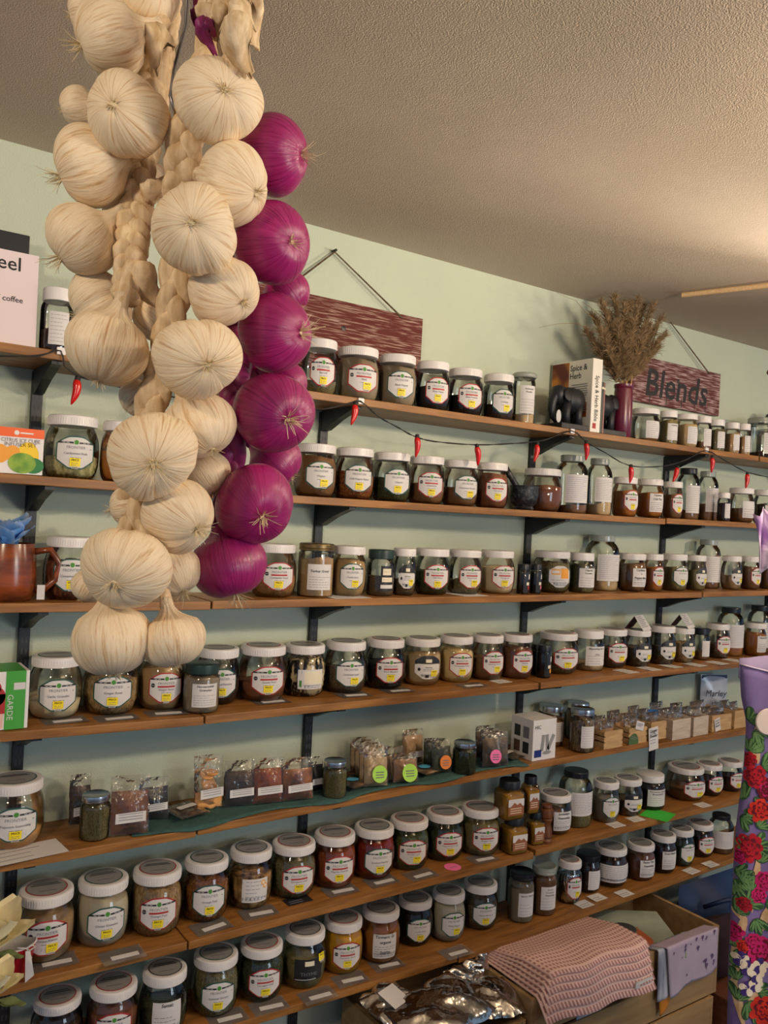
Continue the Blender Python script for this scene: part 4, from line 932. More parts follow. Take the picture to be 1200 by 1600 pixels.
# ---------------------------------------------------------------- mug with blue cloth flower (third shelf)
M_MUG = mat('brown_glaze', (150, 74, 32), (74, 36, 22), 9, (1, 1, 3), .22, spec=.6)
Pm = at_y(10, 930, -.13); zm = shelf_z(3, Pm[0])+.0005; hm = at_y(10, 848, -.13)[2]-zm
t = thing('mug', 'brown glazed stoneware mug holding a blue cloth flower', 'mug', (Pm[0], -.13, zm), (0, 0, -.25))
MB().lathe([(0, 0), (.048, 0), (.056, .008), (.059, hm*.3), (.057, hm*.75), (.052, hm), (.048, hm), (.05, hm*.5), (0, .01)], M_MUG, 36).obj('mug_body', t, True, 40)
MB().tube([Vector((.052, 0, hm*.86)), Vector((.085, 0, hm*.9)), Vector((.105, 0, hm*.66)), Vector((.098, 0, hm*.36)), Vector((.07, 0, hm*.16)), Vector((.055, 0, hm*.18))], [.008, .0075, .007, .007, .0075, .008], M_MUG, 10).obj('handle', t, True)
MB().box((.062, -.03, .004), (.078, -.027, .036), M_PAPER, .0005).obj('price_tag', t)
M_BLUE = mat('blue_cloth', (92, 150, 216), (198, 212, 236), 12, rough=.85, lo=.42, hi=.6)
def petal_mesh(L, W, curl, m, nm):
    V = []; F = []
    for i in range(8):
        t_ = i/7
        for j in range(7):
            e = j/3-1; ww = W*math.sin(math.pi*min(.97, .12+.85*t_))**.7
            V.append((ww*e, L*t_, curl*L*t_*t_+.25*ww*e*e+.04*L*math.sin(9*t_+3*e)))
    for i in range(7):
        for j in range(6): F.append([i*7+j, i*7+j+1, (i+1)*7+j+1, (i+1)*7+j])
    return mesh_of(nm, V, F, [m], None, True)
t2 = thing('cloth_flower', 'blue and white cloth flower standing in the brown mug', 'flower', (Pm[0], -.13, zm+hm*.75))
pmh = petal_mesh(.062, .024, .2, M_BLUE, 'petal')
for k in range(11):
    o = link('petal', pmh, t2, (0, 0, .02+.003*k), (.45+.1*(k % 4), 0, k*2*math.pi/5.5), (1, 1, 1))
MB().tube([Vector((0, 0, -.03)), Vector((0, 0, .03))], .003, M_GREEN, 6).obj('stem', t2)
# ---------------------------------------------------------------- mortar and pestle, little tins, tent cards
M_GRAN = mat('black_granite', (26, 26, 30), (84, 84, 90), 90, rough=.4, bump=.3, lo=.5, hi=.75)
Pm = at_y(821, 797, -.15); zm = shelf_z(2, Pm[0])+.0005
t = thing('mortar', 'black stone mortar beside the jar of reddish powder', 'mortar', (Pm[0], -.14, zm)); rr = .046
MB().lathe([(0, 0), (.030, 0), (.034, .006), (.030, .012), (.040, .022), (rr, .045), (rr*.98, .07), (rr*1.02, .078), (rr*.9, .078), (rr*.85, .06), (.03, .03), (0, .026)], M_GRAN, 36).obj('bowl', t, True, 40)
t = thing('pestle', 'black stone pestle leaning out of the mortar', 'pestle', (Pm[0]+.004, -.14, zm+.034))
a = Vector((0, 0, 0)); b = Vector(at_y(790, 732, -.135))-t.location
MB().tube([a, a*.7+b*.3, a*.3+b*.7, b], [.014, .010, .009, .011], M_GRAN, 14).obj('grip', t, True)
def tin(k, xl, xr, yt, yb, label, grp, y=None, acc=M_RED):
    X, yc, z, r, H = place_px(k, xl, xr, yt, yb, y)
    t = thing('spice_tin', label, 'jar', (X, yc, z+.0004), (0, 0, .35), grp)
    MB().lathe([(0, 0), (r*.9, 0), (r, .004), (r, H*.78), (r*.93, H*.82)], GLASS, 24).obj('glass_body', t, True, 40)
    MB().lathe([(0, .003), (r*.93, .003), (r*.93, H*.75), (0, H*.75)], FILL['black'], 20).obj('contents', t, True, 40)
    MB().lathe([(r*.9, H*.80), (r*.97, H*.81), (r*.97, H*.97), (r*.9, H), (0, H)], M_BLUELID, 24).obj('lid', t, True, 40)
    mb = MB(); R = r*1.004
    def pt(x0, x1, z0, z1, m, e=0):
        V = []
        for i in range(7):
            a = (x0+(x1-x0)*i/6); V += [((R+e)*math.sin(a), -(R+e)*math.cos(a), z0*H), ((R+e)*math.sin(a), -(R+e)*math.cos(a), z1*H)]
        mb.add(V, [[2*i, 2*i+2, 2*i+3, 2*i+1] for i in range(6)], m)
    pt(-1.0, 1.0, .06, .74, M_DARKLBL); pt(-.1, .5, .5, .66, M_PAPER, .0004); pt(-.5, .1, .3, .4, M_CREAMP, .0004); pt(-.2, .5, .16, .28, acc, .0004)
    mb.obj('label', t)
PINK = mat('pink_print2', (226, 120, 140), rough=.5)
tin(3, 807, 827, 881, 930, 'small black-lidded spice tin with red print on the third shelf', 'small black spice tins', None, M_RED)
tin(3, 827, 846, 881, 929, 'small black-lidded spice tin with pink print on the third shelf', 'small black spice tins', None, PINK)
tin(4, 838, 861, 1006, 1060, 'small black spice bottle at the board joint, front of two', 'small black spice tins', None, M_ORANGE)
tin(4, 829, 848, 1005, 1050, 'small black spice bottle at the board joint, rear of two', 'small black spice tins', -.085, M_CREAMP)
M_PLUM = mat('plum_print', (96, 34, 44), (58, 22, 34), 8, rough=.5)
def tent(px, py, w_, h, label, k, xl, xr):
    row = min((r for r in ALL_JARS if r[0] == k), key=lambda r: abs(r[13]-px)); X, y, z, H = row[2], row[3], row[4], row[6]
    t = thing('tent_card', label, 'card', (X, y, z+H+.001), (0, 0, -1.25)); a = .62
    for s, m in ((-1, M_PLUM), (1, M_PAPER)):
        mb = MB().box((-.0006, -w_/2, 0), (.0006, w_/2, h), m, 0, Matrix.Translation((s*h*math.sin(a), 0, 0)) @ Matrix.Rotation(-s*a, 4, 'Y'))
        o = mb.obj('card_face', t)
        if s == 1:
            lm = MB(); rnd = random.Random(px)
            for i in range(7):
                zz = h*(.88-.11*i); lm.box((.0004, -w_*.42, zz), (.0012, w_*rnd.uniform(.1, .42), zz+.0022), M_GREYINK, 0, Matrix.Translation((s*h*math.sin(a), 0, 0)) @ Matrix.Rotation(-s*a, 4, 'Y'))
            lm.obj('print_line', o)
tent(995, 970, .085, .062, 'folded tent card standing on the first black-topped label jar lid', 4, 0, 0)
tent(1064, 965, .085, .062, 'folded tent card standing on the third black-topped label jar lid', 4, 0, 0)
# ---------------------------------------------------------------- felt runner, bags
M_FELT = mat('teal_felt', (58, 92, 88), (50, 82, 80), 60, rough=.95, bump=.4)
XA = at_z(205, 1306, shelf_z(5, .6))[0]; XB = at_z(838, 1200, shelf_z(5, 1.6))[0]-.01
V = []; F = []; NX = 80; NY = 8
for i in range(NX+1):
    X = XA+(XB-XA)*i/NX
    for j in range(NY+1):
        s = j/NY; y = -.04-(.158+.012*math.sin(X*17))*s; y = max(y, -.2+.0005) if j < NY else y
        hang = max(0, -.2-y); V.append((X, min(-.035, y), shelf_z(5, X)+.003+.0015*math.sin(X*23+s*3)**2-(.4*hang)))
for i in range(NX):
    for j in range(NY): F.append([i*(NY+1)+j, i*(NY+1)+j+1, (i+1)*(NY+1)+j+1, (i+1)*(NY+1)+j])
o = tag(link('felt_runner', mesh_of('felt_runner', V, F, [M_FELT], None, True)), 'teal felt runner laid along the fifth shelf under the spice bags', 'runner'); md = o.modifiers.new('thick', 'SOLIDIFY'); md.thickness = .0018
STK = dict(white=M_PAPER, green=mat('lime_sticker', (176, 232, 90), rough=.5), blue=mat('blue_sticker', (80, 178, 222), rough=.5), orange=mat('orange_sticker', (226, 132, 60), rough=.5), pink=mat('pink_sticker', (250, 120, 180), rough=.5))
def pillow(w_, h, d, m, nm, parent, seed, seam=.0, z0=0.0):
    V = []; F = []; nx, nz = 10, 12; rnd = random.Random(seed)
    for side in (-1, 1):
        for i in range(nx+1):
            for j in range(nz+1):
                u, v = i/nx, j/nz; th = (math.sin(math.pi*u)**.6)*(math.sin(math.pi*min(1, v*1.02))**.5 if v < .5 else math.cos(math.pi*(v-.5))**.8 if v < 1 else 0)
                V.append((w_*(u-.5)+rnd.uniform(-.0008, .0008), side*d/2*th*(1+.18*math.sin(7*u+5*v+seed)), z0+h*v))
    k = (nx+1)*(nz+1)
    for i in range(nx):
        for j in range(nz):
            q = [i*(nz+1)+j, (i+1)*(nz+1)+j, (i+1)*(nz+1)+j+1, i*(nz+1)+j+1]; F.append(q); F.append([k+x for x in q][::-1])
    return link(nm, mesh_of(nm, V, F, [m], None, True), parent)
NB = [0]
def bag(label, px0, px1, pyt, pyb, content, fillf, sticker, rz=.25, lean=.22, depth=None, k=5, shape='rect', grp='small clear spice bags', dy=0, spos=.3):
    NB[0] += 1; z = shelf_z(k, at_z((px0+px1)/2, pyb, shelf_z(k, 1))[0])+.0068; P = at_z((px0+px1)/2, pyb, z); y = max(-.18, min(-.03, P[1]+dy))
    if dy: P = at_y((px0+px1)/2, pyb, y)
    dist = depth_of(P); w_ = (px1-px0)*dist/FPX*.98; h = (pyb-pyt)*dist/FPX/math.cos(lean)*.95
    t = thing('spice_bag', label, 'bag', (P[0], y, z), (-lean, 0, -rz*.7), grp)
    d = .022
    pillow(w_*.93, h*fillf, d, FILL[content], 'contents', t, NB[0], z0=.002)
    p = pillow(w_, h, d*1.45, PLASTIC, 'pouch', t, NB[0]); p.location = (0, 0, .0)
    if sticker:
        m = STK[sticker]; s = MB(); yy = -d*.86
        if sticker == 'white':
            V = [(-w_*.36, yy, h*(spos-.10)), (w_*.40, yy, h*(spos-.07)), (w_*.40, yy-.001, h*(spos+.10)), (-w_*.36, yy-.001, h*(spos+.07))]; s.add(V, [[0, 1, 2, 3]], m)
            for i in range(3): s.add([(-w_*.28, yy-.0012, h*(spos+.045-i*.045)), (w_*.32, yy-.0012, h*(spos+.065-i*.045)), (w_*.32, yy-.0014, h*(spos+.075-i*.045)), (-w_*.28, yy-.0014, h*(spos+.055-i*.045))], [[0, 1, 2, 3]], M_GREYINK)
        else:
            n = 20; V = [(w_*.08+w_*.30*math.cos(2*math.pi*i/n), yy, h*(spos+.02)+w_*.32*math.sin(2*math.pi*i/n)) for i in range(n)]; s.add(V, [list(range(n))], m)
            for i in range(3): s.box((-w_*.08, yy-.0012, h*spos+.006-i*.007), (w_*.24, yy-.0006, h*spos+.0085-i*.007), M_GREYINK)
        s.obj('sticker', t)
    return t
def flat_bag(label, px0, px1, py0, py1, content, sticker, k=5, rz=.2):
    NB[0] += 1; cx = (px0+px1)/2; cy = (py0+py1)/2; z = shelf_z(k, at_z(cx, cy, shelf_z(k, 1))[0])+.0068; P = at_z(cx, cy, z); dist = depth_of(P); w_ = (px1-px0)*dist/FPX*.82; h = min(.10, (py1-py0)*dist/FPX*2.0)
    t = thing('spice_bag', label, 'bag', (P[0], max(-.2+h*.3, P[1]-h*.3), z+.0085), (-math.pi/2, 0, rz), 'small clear spice bags')
    pillow(w_*.8, h*.75, .012, FILL[content], 'contents', t, NB[0], z0=h*.1); pillow(w_, h, .015, PLASTIC, 'pouch', t, NB[0]+5)
    if sticker:
        n = 18; V = [(w_*.26*math.cos(2*math.pi*i/n), -.0095, h*.5+w_*.2*math.sin(2*math.pi*i/n)) for i in range(n)]
        if sticker == 'white': V = [(-w_*.3, -.0095, h*.35), (w_*.35, -.0095, h*.42), (w_*.35, -.0095, h*.62), (-w_*.3, -.0095, h*.55)]; n = 4
        MB().add(V, [list(range(n))], STK[sticker]).obj('sticker', t)
bag('dark bag standing behind the mason jar of green herb', 107, 140, 1215, 1296, 'dkbrown', .75, 'white', .1, .1, dy=.03)
bag('cinnamon-coloured powder bag with white sticker right of the mason jar', 171, 232, 1212, 1304, 'cocoa', .72, 'white', .35, .2)
bag('black seed bag with white sticker behind the felt runner', 217, 264, 1215, 1280, 'black', .75, 'white', .2, .22)
flat_bag('flat bag of brown seed lying at the end of the felt runner', 268, 332, 1257, 1290, 'coriander', 'white')
tb_ = bag('tall bag of dried orange discs', 302, 351, 1178, 1263, 'apricot', .30, 'white', .1, .15)
M_DISC = mat('dried_disc', (188, 128, 66), (214, 160, 98), 30, rough=.7, bump=.3)
for i, (x, z, q) in enumerate(((.004, .018, 1.3), (-.002, .034, 1.4), (.003, .05, 1.25), (-.003, .064, 1.35), (.006, .088, .25), (-.006, .084, .5))):
    MB().lathe([(0, -.003), (.016, -.003), (.019, 0), (.016, .003), (0, .003)], M_DISC, 18, M=Matrix.Translation((x, -.001, z)) @ Matrix.Rotation(q, 4, 'X')).obj('orange_disc', tb_, True, 40)
bag('dark brown powder bag with white sticker right of the orange discs', 349, 400, 1188, 1259, 'dkbrown', .75, 'white', .3, .2)
bag('brick red powder bag with white sticker', 392, 445, 1184, 1255, 'paprika', .75, 'white', .3, .2)
bag('chilli flake bag with white sticker', 438, 492, 1184, 1250, 'chili', .72, 'white', .2, .2)
bag('dark bag squeezed against the mason jar of pale herb', 480, 506, 1186, 1240, 'dkbrown', .75, 'white', .2, .15, dy=.02)
flat_bag('flat bag with blue sticker lying before the cream bags', 539, 590, 1219, 1244, 'coriander', 'blue')
for i in range(4): bag(('front cream powder bag with lime sticker', 'second cream powder bag behind the lime-stickered one', 'third cream powder bag in the lime-stickered row', 'rearmost cream powder bag in the lime-stickered row')[i], 566-i*7, 608-i*7, 1164-i*1, 1229-i*4, 'sand', .68, 'green' if i == 0 else None, .35, .16, dy=.017*i)
bag('brown flake bag with lime sticker', 612, 656, 1176, 1222, 'coriander', .75, 'green', .3, .22)
bag('brown flake bag behind the lime-stickered flake bag', 600, 634, 1170, 1224, 'chips', .7, None, .3, .2, dy=.02)
bag('tall beige powder bag standing behind the brown flake bags', 625, 664, 1148, 1204, 'tan', .8, 'white', .15, .1, dy=.055)
flat_bag('flat bag with blue sticker lying beside the dark green mason jar', 654, 706, 1200, 1224, 'sand', 'blue')
bag('dark green leaf bag with orange sticker', 673, 707, 1153, 1207, 'herbdk', .75, 'orange', .3, .15)
bag('dark green leaf bag behind the orange-stickered one', 660, 690, 1156, 1202, 'herbdk', .8, None, .3, .12, dy=.02)
for i in range(5): bag(('dark seed bag with round pink sticker', 'second dark seed bag behind the pink-stickered one', 'third dark seed bag in the pink-stickered row', 'fourth dark seed bag in the pink-stickered row', 'rearmost dark seed bag in the pink-stickered row')[i], 769-i*7, 803-i*7, 1150-i*1.5, 1205-i*2.5, 'seed', .8, 'pink' if i == 0 else None, .4, .14, dy=.015*i)
flat_bag('flat bag with white oval sticker lying against the white carton', 798, 838, 1180, 1202, 'seed', 'white')
bag('small reddish powder bag leaning on the unlabelled jar', 862, 882, 748, 800, 'cocoa', .8, 'white', .3, .08, k=2, spos=.2)
# silver pouch and blue card at the far end of the fifth shelf
M_FOILG = mat('grey_pouch', (186, 192, 204), (160, 166, 182), 12, rough=.25, spec=.8, bump=.4)
Pp = at_y(1104, 1120, -.03); zz = shelf_z(5, Pp[0]); t = thing('foil_pouch', 'silver-grey pouch with dark script standing behind the wooden boxes', 'pouch', (Pp[0]+.01, -.05, zz+.001), (.0, 0, -.35))
hp = at_y(1104, 1054, -.035)[2]-zz; pillow(.125, hp, .03, M_FOILG, 'pouch_body', t, 77); lm = MB(); lying_text(lm, 'Marley', Matrix.Translation((0, -.0185, hp*.55)) @ UP, .026, .10, M_INK, .2); lying_text(lm, 'Herbs', Matrix.Translation((.01, -.0185, hp*.38)) @ UP, .016, .06, M_INK, .2); lm.obj('lettering', t)
MB().box((-.06, -.002, hp-.016), (.06, .002, hp-.002), mat('navy_strip', (52, 60, 92), rough=.4)).obj('top_seal', t)
# ---------------------------------------------------------------- little wooden crates of bags on the fifth shelf
def small_crate(px0, px1, pyb, pyt, label, wood, slats, dep=.15, k=5):
    z = shelf_z(k, at_z(px0, pyb, shelf_z(k, 2))[0])+.0005; A = at_z(px0, pyb, z); B = at_y(px1, pyb, A[1]); yf = max(-.195, min(-.155, A[1])); A = at_y(px0, pyb, yf); B = at_y(px1, pyb, yf); w_ = (B[0]-A[0]); h = at_y((px0+px1)/2, pyt, yf)[2]-z
    t = thing('wooden_crate', label, 'crate', (A[0]+w_/2, yf+dep/2, z), group='little wooden crates on the fifth shelf'); th = .005
    MB().box((-w_/2, -dep/2, 0), (w_/2, dep/2, th), wood).obj('crate_bottom', t)
    n = slats
    for i in range(n):
        a = th+(h-th)*i/n+.001; b = th+(h-th)*(i+1)/n-(.004 if n > 1 else 0)
        for s in (-1, 1): MB().box((s*w_/2-(th if s > 0 else 0), -dep/2, a), (s*w_/2+(th if s < 0 else 0), dep/2, b), wood, .0006).obj('slat', t)
    for s in (-1, 1): MB().box((-w_/2+th, s*dep/2-(th if s > 0 else 0), th), (w_/2-th, s*dep/2+(th if s < 0 else 0), h*(.97 if n > 1 else 1)), wood, .0006).obj('end_panel', t)
    rnd = random.Random(px0)
    for j in range(3):
        bg_ = thing('spice_bag', f'clear bag in the {label.replace(", ", " ")}, {("front", "middle", "rear")[j]} one', 'bag', (A[0]+w_/2, yf+.025+.04*j, z+th+.002), (-.12, 0, rnd.uniform(-.1, .1)), 'clear bags in the wooden crates')
        hb_ = h*rnd.uniform(1.15, 1.5); wg = w_-2*th-.012
        pillow(wg*.94, hb_*.62, .022, FILL[('brown', 'seed', 'chips', 'coriander')[(px0+j) % 4]], 'contents', bg_, px0+j, z0=.001); pillow(wg, hb_, .026, PLASTIC, 'pouch', bg_, px0+j+9)
    return t, w_, h, yf, dep
M_GREYWOOD = mat('whitewashed_wood', (176, 160, 142), (196, 184, 168), 14, (1, 6, 6), .7, .15)
SCR = [small_crate(943, 972, 1174, 1141, 'slatted pine crate beside the flower-filled mason jar', M_KRAFT, 3), small_crate(982, 1010, 1167, 1136, 'pine crate wearing a green leaf tag', M_KRAFT, 3), small_crate(1016, 1040, 1163, 1127, 'pine crate behind the hanging handwritten note', M_KRAFT, 2),
 small_crate(1050, 1078, 1160, 1124, 'grey washed wooden crate, first of the solid ones', M_GREYWOOD, 1), small_crate(1083, 1106, 1151, 1120, 'grey washed wooden crate, second of the solid ones', M_GREYWOOD, 1), small_crate(1112, 1142, 1144, 1117, 'pale pine crate with tilted white card', M_KRAFT, 1), small_crate(1147, 1166, 1139, 1110, 'pale pine crate just before the apron', M_KRAFT, 1)]
def note(label, px, py, w_, h, yf, m, lines, tilt=0, shape=None, cat='note', words=None):
    P = at_y(px, py, yf); t = thing('paper_note', label, cat, P, (0, tilt, 0))
    if shape == 'leaf':
        V = [(w_/2*math.sin(q)*(1-.25*math.cos(q)), 0, h/2*math.cos(q)) for q in [2*math.pi*i/16 for i in range(16)]]; V += [(x, -.0015, z) for x, _, z in V]
        MB().add(V, [list(range(16)), list(range(16, 32))[::-1]]+[[i, (i+1) % 16, 16+(i+1) % 16, 16+i] for i in range(16)], m).obj('tag_sheet', t)
    else: MB().box((-w_/2, -.0008, -h/2), (w_/2, 0, h/2), m).obj('tag_sheet', t)
    lm = MB(); rnd = random.Random(px)
    if words:
        for i, wd in enumerate(words): lying_text(lm, wd, Matrix.Translation((0, -.0017, h*(.28-.22*i))) @ UP, h*.14, w_*.8, M_INK, .1, .01)
    for i in range(lines): lm.box((-w_*.4, -.0018, h*(.2-.13*i)), (w_*rnd.uniform(.1, .4), -.0012, h*(.2-.13*i)+.0018), M_GREYINK)
    lm.obj('writing', t)
note('green leaf-shaped tag on the second pine crate', 990, 1157, .052, .05, SCR[1][3]-.002, mat('leaf_green', (72, 100, 60), rough=.7), 2, .3, 'leaf')
note('handwritten note hanging over the shelf edge before the crates', 1021, 1154, .052, .082, -.203, M_PAPER, 4, -.1, None, 'note', ('Ginger', 'Powder'))
note('small white card on top of the second pine crate', 1000, 1134, .044, .03, SCR[1][3]-.003, M_PAPER, 3, .25)
note('tilted white card on the pale pine crate', 1121, 1132, .036, .05, SCR[5][3]-.003, M_PAPER, 0, -.22, None, 'note', ('Cinnamon', 'Tea Sifter', 'Blends'))
note('blue card lying in the pine crates', 1022, 1113, .085, .022, -.10, mat('blue_card', (40, 92, 150), rough=.5), 0, .12)
MB_ = MB()
# ---------------------------------------------------------------- sixth shelf: honey jars, pepper grinder, papers
M_HLBL = mat('honey_label', (150, 92, 60), rough=.5)
def honey(label, px0, px1, pyt, pyb, z0, y):
    P = at_y((px0+px1)/2, pyb, y); dist = depth_of(P); r = (px1-px0)/2*dist/FPX*.95; z = z0; H = at_y((px0+px1)/2, pyt, y)[2]-z; X = P[0]
    t = thing('honey_jar', label, 'jar', (X, y, z), (0, 0, -.12), 'square jars of mustard-yellow spread'); 
    MB().lathe([(0, 0), (r*.95, 0), (r, .004), (r, H*.66), (r*.93, H*.73), (r*.72, H*.78), (r*.72, H*.82)], GLASS, 32, sq=6).obj('glass_body', t, True, 40)
    MB().lathe([(0, .003), (r*.95, .003), (r*.96, H*.64), (0, H*.66)], FILL['mustard'], 32, sq=6).obj('contents', t, True, 40)
    MB().lathe([(r*.7, H*.78), (r*.78, H*.785), (r*.78, H*.97), (r*.74, H), (0, H)], M_BLACK, 28).obj('lid', t, True, 40)
    f = -r*.905; mb = MB(); mb.box((-r*.7, f-.0006, H*.12), (r*.72, f, H*.36), M_HLBL); mb.box((-r*.7, f-.0006, H*.36), (r*.72, f, H*.56), M_PAPER); mb.add([(-r*.5, f-.0009, H*.36), (r*.6, f-.0009, H*.36), (r*.35, f-.0009, H*.45), (r*.1, f-.0009, H*.40), (-r*.15, f-.0009, H*.47)], [[0, 1, 2, 3, 4]], M_HLBL)
    for i in range(3): mb.box((-r*.5, f-.001, H*(.30-.06*i)), (r*.5, f-.0006, H*(.30-.06*i)+.002), M_CREAMP)
    mb.obj('label', t); return X, r, H
zh = shelf_z(6, 1.62)+.0005
X1, r1, H1 = honey('mustard-yellow square jar, lower front one beside the pepper grinder row', 780, 821, 1275, 1335, shelf_z(6, at_y(800, 1335, -.155)[0])+.0005, -.155)
X2, r2, H2 = honey('mustard-yellow square jar, lower one touching the pepper grinder', 820, 848, 1268, 1328, shelf_z(6, at_y(834, 1328, -.155)[0])+.0005, -.15)
honey('mustard-yellow square jar, upper front one of the stack', 772, 816, 1218, 1273, shelf_z(6, X1)+H1+.002, -.15)
honey('mustard-yellow square jar, upper one stacked nearest the tall jar', 813, 840, 1212, 1270, shelf_z(6, X2)+H2+.002, -.145)
M_GRIND = mat('turned_wood', (118, 70, 36), (92, 52, 26), 12, (4, 4, .6), .4)
X, yc, z, r, H = place_px(6, 842, 864, 1252, 1319)
t = thing('pepper_grinder', 'turned wooden pepper grinder between the mustard-yellow jars and Jambalaya jar', 'grinder', (X, yc, z+.0005))
MB().lathe([(0, 0), (r, 0), (r, H*.06), (r*.86, H*.09), (r*.8, H*.12), (r*.95, H*.16), (r*.9, H*.3), (r*.72, H*.42), (r*.7, H*.5), (r*.9, H*.6), (r*.75, H*.63)], M_GRIND, 28).obj('grinder_body', t, True, 35)
MB().lathe([(r*.7, H*.63), (r*.95, H*.66), (r*1.0, H*.75), (r*.9, H*.84), (r*.6, H*.88), (r*.75, H*.92), (r*.7, H*.98), (0, H)], M_GRIND, 28).obj('grinder_head', t, True, 35)
# ---------------------------------------------------------------- papers and price sleeves lying on the shelves
def sheet(label, k, px, py, w_, h, m, rz=0, strip=True, cat='paper', name='paper_sheet', lines=2, dz=.0006, yfix=None):
    z = shelf_z(k, at_z(px, py, shelf_z(k, 1.2))[0]); P = at_z(px, py, z); y = max(-.2+h*.5-.02, min(P[1], -.02-h/2)) if k >= 4 else -.2+h/2
    t = thing(name, label, cat, (P[0], y, z+dz), (0, 0, rz), 'price papers on the shelf edges')
    (MB().add([(-w_/2, -h/2, .0005), (w_/2, -h/2, .0005), (w_/2, h/2, .0005), (-w_/2, h/2, .0005)], [[0, 1, 2, 3]], m) if m is SLEEVE else MB().box((-w_/2, -h/2, 0), (w_/2, h/2, .0007), m)).obj('sheet', t)
    mb = MB(); rnd = random.Random(px)
    if strip:
        q = Matrix.Translation((.004, -h*.12, .0008)) @ Matrix.Rotation(rnd.uniform(-.1, .1), 4, 'Z')
        mb.box((-w_*.32, -.008, 0), (w_*.32, .008, .0008), M_PAPER, 0, q); mb.obj('paper_strip', t)
    else:
        for i in range(lines): mb.box((-w_*.38, -h*.3+i*h*.25, .0007), (w_*rnd.uniform(.1, .38), -h*.3+i*h*.25+.002, .001), M_GREYINK)
        mb.obj('print_line', t)
def before(k, px):
    r = min((r for r in ALL_JARS if r[0] == k and r[1] == 'J' or (r[0] == k and r[1] in 'SM')), key=lambda r: abs(r[13]-px)); return r
used = {}
for k, pts in ((4, [(101, 1126), (182, 1122), (259, 1114), (422, 1096), (552, 1086), (621, 1079), (736, 1071), (782, 1065)]),
               (6, [(192, 1494), (85, 1503), (330, 1448), (404, 1426), (465, 1407), (532, 1391), (596, 1377), (657, 1367), (707, 1355), (754, 1342), (962, 1289), (993, 1280), (1098, 1258)]),
               (7, [(355, 1590), (420, 1572), (497, 1556), (547, 1530), (604, 1507), (712, 1488), (912, 1413), (933, 1403), (975, 1396), (1080, 1361), (1110, 1351)])):
    for px, py in pts:
        r = before(k, px); nm = r[12]; n = used.get(nm, 0); used[nm] = n+1
        nm = nm.split(', ')[0]
        big = px < 780
        if k == 6 and px == 465: sheet(f'black price card in front of the {nm}', k, px, py, .075, .04, M_DARKLBL, .0, False, 'label', 'price_card'); continue
        if k == 6 and px == 707:
            z = shelf_z(6, at_z(px, py, shelf_z(6, 1.4))[0]); P = at_z(px, py, z); t = thing('round_sticker', 'pink oval sticker on the shelf edge', 'sticker', (P[0], max(P[1], -.175), z+.0006)); MB().lathe([(0, 0), (.026, 0), (.026, .0007), (0, .0007)], STK['pink'], 24).obj('sticker_disc', t); MB().box((-.015, -.004, .0007), (.015, -.002, .001), M_GREYINK).obj('print_line', t); continue
        if big: sheet(f'{("white strip in clear sleeve", "spare white strip in clear sleeve")[n]} in front of the {nm}', k, px, py, .098, .062, SLEEVE, random.Random(px).uniform(-.06, .06), True, 'label', 'price_sleeve', dz=.0006+.0012*n)
        else: sheet(f'{("small white price paper", "second small white price paper")[n]} in front of the {nm}', k, px, py, .06, .045, M_PAPER, random.Random(px).uniform(-.1, .1), False, 'label', 'price_paper', dz=.0006+.0012*n)
for i, (px, py) in enumerate([(978, 1049), (1014, 1045), (1048, 1041), (1086, 1039), (1120, 1036), (1146, 1032)]):
    r = before(4, px-4*i); sheet(f'white paper slip, {("first", "second", "third", "fourth", "fifth", "sixth")[i]} along the fourth shelf edge past the big handwritten label', 4, px, py, .06, .07, M_PAPER, .05, False, 'label', 'price_paper', 3)
sheet('bright green paper under the handwritten-label jar', 6, 1030, 1274, .11, .10, mat('green_paper', (60, 190, 60), rough=.7), .35, False, 'paper', 'green_paper', 0)
sheet('white printed sheet under the Popcorn Seasoning jar', 5, 28, 1335, .19, .085, M_PAPER, .1, False, 'paper', 'paper_sheet', 4)
sheet('flat white paper under the Cumin Seed jar', 3, 545, 934, .12, .10, M_PAPER, .05, False, 'paper', 'paper_sheet', 2)
sheet('flat white paper under the cream powder jar', 3, 745, 932, .10, .10, M_PAPER, .05, False, 'paper', 'paper_sheet', 2)
for k, px in ((5, 0),):
    pass

A = Vector(at_z(1066, 461, CEIL-.012)); B = Vector(at_z(1215, 444, CEIL-.012)); B = B+(B-A)*3  # pale rod put in for the bright streak of light on the ceiling
t = thing('ceiling_light_streak', 'light streak shaped as a pale rod just under the ceiling above the Blends sign', 'light streak', A)
MB().tube([Vector(), (B-A)*.5, B-A], .0085, mat('light_streak_pale', (236, 200, 150), (222, 184, 134), 20, (1, 8, 8), .6), 14).obj('light streak', t, True, 50)
# ---------------------------------------------------------------- red cup with pale flowers (lower left)
M_CREAMPETAL = mat('cream_petal', (250, 242, 206), (240, 226, 180), 10, rough=.8, trans=.1); M_REDCUP = mat('red_enamel', (170, 24, 36), rough=.25); M_LEAFG = mat('sage_leaf', (112, 124, 78), (90, 104, 62), 20, rough=.7)
dc = 1.84
Pc = Vector(at_d(20, 1500, dc)); rc = .045; t = thing('red_cup', 'red enamel cup with tied paper tag at the end of the sixth shelf', 'cup', (Pc.x, -.148, shelf_z(6, Pc.x)+.031))
MB().lathe([(0, -.03), (rc*.7, -.03), (rc*.8, -.024), (rc*1.05, .036), (rc*1.02, .036), (rc*.76, -.02), (0, -.02)], M_REDCUP, 36).obj('cup_body', t, True, 40)
MB().lathe([(rc*1.02, .034), (rc*1.075, .036), (rc*1.02, .039), (rc*1.0, .036)], M_PAPER, 36).obj('rim_band', t, True)
a = Vector(at_d(42, 1482, dc-.03))-t.location
